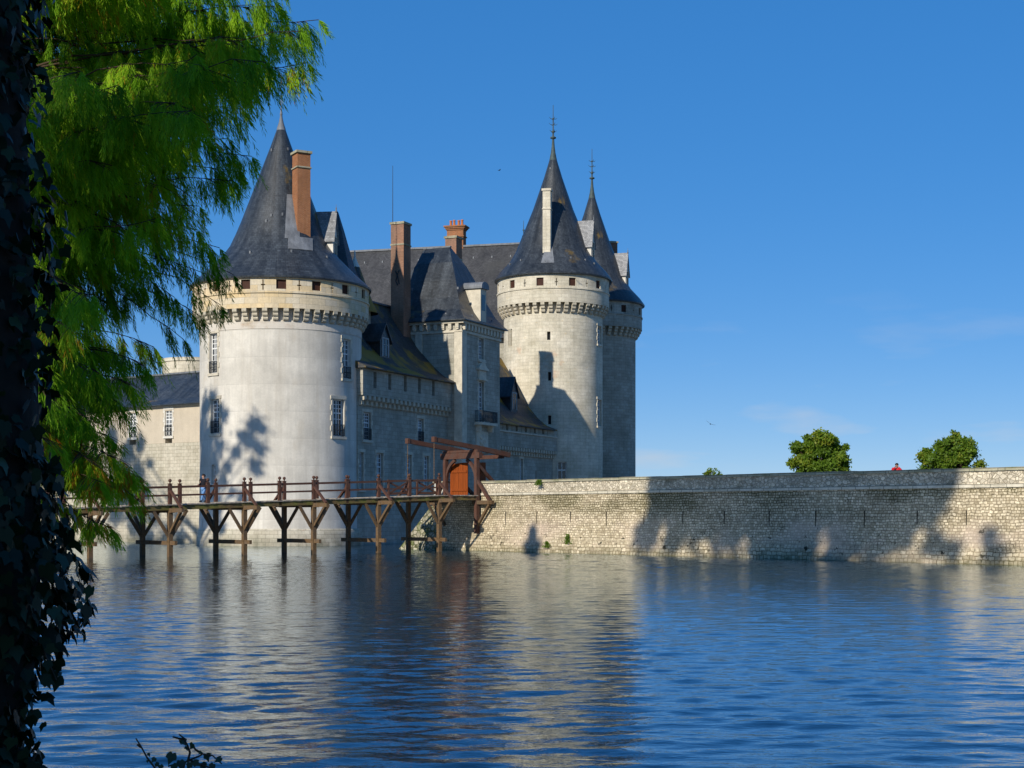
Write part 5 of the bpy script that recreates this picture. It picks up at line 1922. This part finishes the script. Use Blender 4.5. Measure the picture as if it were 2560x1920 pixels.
# --- ivy covered trunk close to the camera
IVY = [(0, .32), (-.08, .40), (-.2, .42), (-.33, .22), (-.38, -.02), (-.2, -.1), (0, -.5), (.2, -.1), (.38, -.02), (.33, .22), (.2, .42), (.08, .40)]
def ivy_leaves(name, pts, nrm, down, size, mat, parent, tint):
    n = len(pts)
    nz = nrm / np.linalg.norm(nrm, axis=1)[:, None]
    dn_ = down - nz * (down * nz).sum(1)[:, None]
    dn_ /= np.linalg.norm(dn_, axis=1)[:, None]
    sx = np.cross(nz, dn_)
    v = np.empty((n, len(IVY), 3))
    for i, (a, b) in enumerate(IVY):
        v[:, i] = pts + sx * (a * size)[:, None] - dn_ * (b * size)[:, None] + nz * ((abs(a) * -.25 + (b < -.3) * -.1) * size)[:, None]
    return quads(name, v, mat, parent, np.repeat(tint, len(IVY)))

def ivy_tree():
    bx_, by_ = -2.36, 6.3
    root = thing("ivy_covered_tree", "dark shaded trunk smothered in ivy at the left edge of the view", "tree", (bx_, by_, .75))
    rr = lambda z: .30 + .05 * math.sin(z * 1.3) + .13 * math.exp(-((z - 1.4) / .26) ** 2) - .02 - (.05 if z < 1 else 0)
    path = [(0.02 * math.sin(z), 0, z) for z in np.arange(-.4, 9.1, .4)]
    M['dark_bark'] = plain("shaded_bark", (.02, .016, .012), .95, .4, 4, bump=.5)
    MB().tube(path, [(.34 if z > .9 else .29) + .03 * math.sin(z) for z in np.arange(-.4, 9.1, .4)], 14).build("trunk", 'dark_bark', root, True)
    n = 15000
    z = RNG.random(n) * 8.4 - .3
    a = RNG.random(n) * 2 * PI
    r = np.array([rr(q) for q in z]) + (.13 + .07 * np.clip(z - 1.6, 0, 1)) * RNG.random(n) ** 1.4
    hump = .05 * np.sin(z * 5 + a * 2) + .04 * np.sin(z * 11 + a * 3)
    r = r + hump
    pts = np.stack([r * np.cos(a), r * np.sin(a), z], 1)
    nrm = np.stack([np.cos(a), np.sin(a), .35 + .2 * RNG.normal(size=n)], 1) + .45 * RNG.normal(size=(n, 3))
    dwn = np.array([0, 0, -1.0]) + .35 * RNG.normal(size=(n, 3))
    ivy_leaves("ivy", pts, nrm, dwn, .055 + .05 * RNG.random(n), 'pale_leaf', root, RNG.random(n) ** 2)
    # trailing shoots
    P_, N_ = [], []
    random.seed(4)
    shoots = [((.32, -.05, 1.62), (.52, -.1, 1.5)), ((.3, 0, 1.3), (.54, -.1, 1.02)), ((.25, 0, .9), (.42, -.1, .72)), ((.2, -.05, .55), (.40, -.1, .40)), ((.3, -.1, 2.4), (.42, -.1, 2.3)), ((.3, 0, 3.6), (.42, -.1, 3.4)), ((.3, 0, 2.05), (.47, -.1, 1.86)), ((.3, 0, 4.8), (.45, 0, 4.7)), ((.28, 0, 1.1), (.5, -.05, .88)), ((.42, -.1, .72), (.44, -.1, .5))]
    for s, e in shoots:
        s, e = Vector(s), Vector(e)
        e.x = .28 + (e.x - .28) * (.5 if e.z < 1.0 else .85)
        m_ = s.lerp(e, .5) + Vector((0, 0, .05))
        MB().tube([s, m_, e], [.006, .005, .003], 4).build("ivy_stem", 'bark', root)
        for k in range(26):
            q = s.lerp(e, random.random() ** .8) + Vector((random.gauss(0, .035), random.gauss(0, .06), random.gauss(0, .05)))
            P_.append(tuple(q))
            N_.append((random.gauss(.3, .5), random.gauss(-.6, .5), random.gauss(.5, .4)))
    P_, N_ = np.array(P_), np.array(N_)
    ivy_leaves("ivy", P_, N_, np.array([0, 0, -1.0]) + .4 * RNG.normal(size=P_.shape), .05 + .04 * RNG.random(len(P_)), 'pale_leaf', root, RNG.random(len(P_)) * .8)
ivy_tree()

# --- leafy shoot poking up at the bottom of the view
def shoot_plant():
    Y = 4.6
    def Z(a, b, dy=0.0):
        return P(330 + a * .113, 1780 + b * .113, Y + dy)
    base = Vector((*P(470, 1900, Y).xy, bank_h(-.9, Y)))
    root = thing("bramble_shoot", "thin leafy bramble shoot silhouetted on the water at the bottom edge", "plant", tuple(base))
    st = MB()
    lines = [[base, Z(1000, 1700), Z(1180, 1110), Z(1270, 1060), Z(1480, 980), Z(1560, 930), Z(1780, 960), Z(1990, 1150)],
             [Z(1240, 1080), Z(1285, 900), Z(1230, 740), Z(1140, 570), Z(1040, 490)],
             [Z(1560, 930), Z(1400, 830), Z(1330, 700)], [Z(1140, 600), Z(1040, 590), Z(900, 550)],
             [base + Vector((-.05, .02, 0)), Z(700, 1500), Z(480, 1200), Z(330, 1000), Z(200, 760), Z(85, 580)], [Z(200, 780), Z(110, 720)],
             [Z(1180, 1110), Z(960, 1160), Z(800, 1200)], [Z(1270, 1060), Z(1500, 1150), Z(1750, 1240)]]
    for l in lines:
        l = [Vector(q) - base for q in l]
        st.tube(l, [.0042 - .0025 * k / len(l) for k in range(len(l))], 5)
    st.build("stem", 'bark', root)
    lv = [(1140, 660, 190, 40), (860, 1020, 270, -20), (1080, 1170, 230, 10), (1660, 1000, 190, 20), (1900, 1050, 190, -50), (1310, 760, 180, -45), (1430, 1140, 190, 60), (1580, 1190, 190, 30), (480, 1060, 130, -40), (370, 950, 90, 20), (1210, 800, 110, 10), (1060, 660, 100, 5), (560, 1170, 130, 50), (1760, 1210, 170, -30), (340, 1090, 70, 10), (1500, 900, 90, -40), (1700, 950, 110, -60), (940, 1230, 200, 30), (1250, 1190, 200, -10), (640, 1230, 140, 20)]
    for a, b, s, ang in lv:
        P_, N_, D_, S_ = [], [], [], []
        P_.append(tuple(Z(a, b, random.uniform(-.05, .05)) - base))
        N_.append((random.gauss(0, .35), -1, random.gauss(.4, .35)))
        D_.append((math.sin(rad(ang)), random.gauss(0, .2), -math.cos(rad(ang))))
        S_.append(s * .113 / FPX * Y * 1.25)
        ivy_leaves("leaf", np.array(P_), np.array(N_), np.array(D_), np.array(S_), 'shoot_leaf', root, RNG.random(len(P_)))
shoot_plant()

# --- tufts growing in the wall's joints
def tuft(pxl, z, h, label):
    x = ws(pxl)
    v = wall_local(x, -.25)
    root = thing("wall_plant", label, "plant", (v.x, v.y, z), WA, "plants rooted in the wall")
    n = 260
    t = RNG.random(n)
    pts = np.stack([RNG.normal(size=n) * .16 * (1.15 - t), -.08 + RNG.normal(size=n) * .09, t * h], 1)
    leaves_mesh("foliage", pts, np.array([0, -.5, .5]), .07 + .06 * RNG.random(n), 'lime_leaf', root, RNG.random(n) * .6, updir=np.array([0, 0, 1.0]))
    MB().tube([(0, .1, 0), (0, -.05, h * .3), (.02, -.08, h * .8)], [.015, .012, .006], 5).build("stem", 'bark', root)
tuft(1428, .62, .62, "small pointed green bush growing low in the sunlit wall face")
tuft(1376, .35, .4, "ragged dark tuft in the wall joints just left of the pointed bush")
tuft(1355, 4.45, .35, "little weed growing on the parapet near the gate")
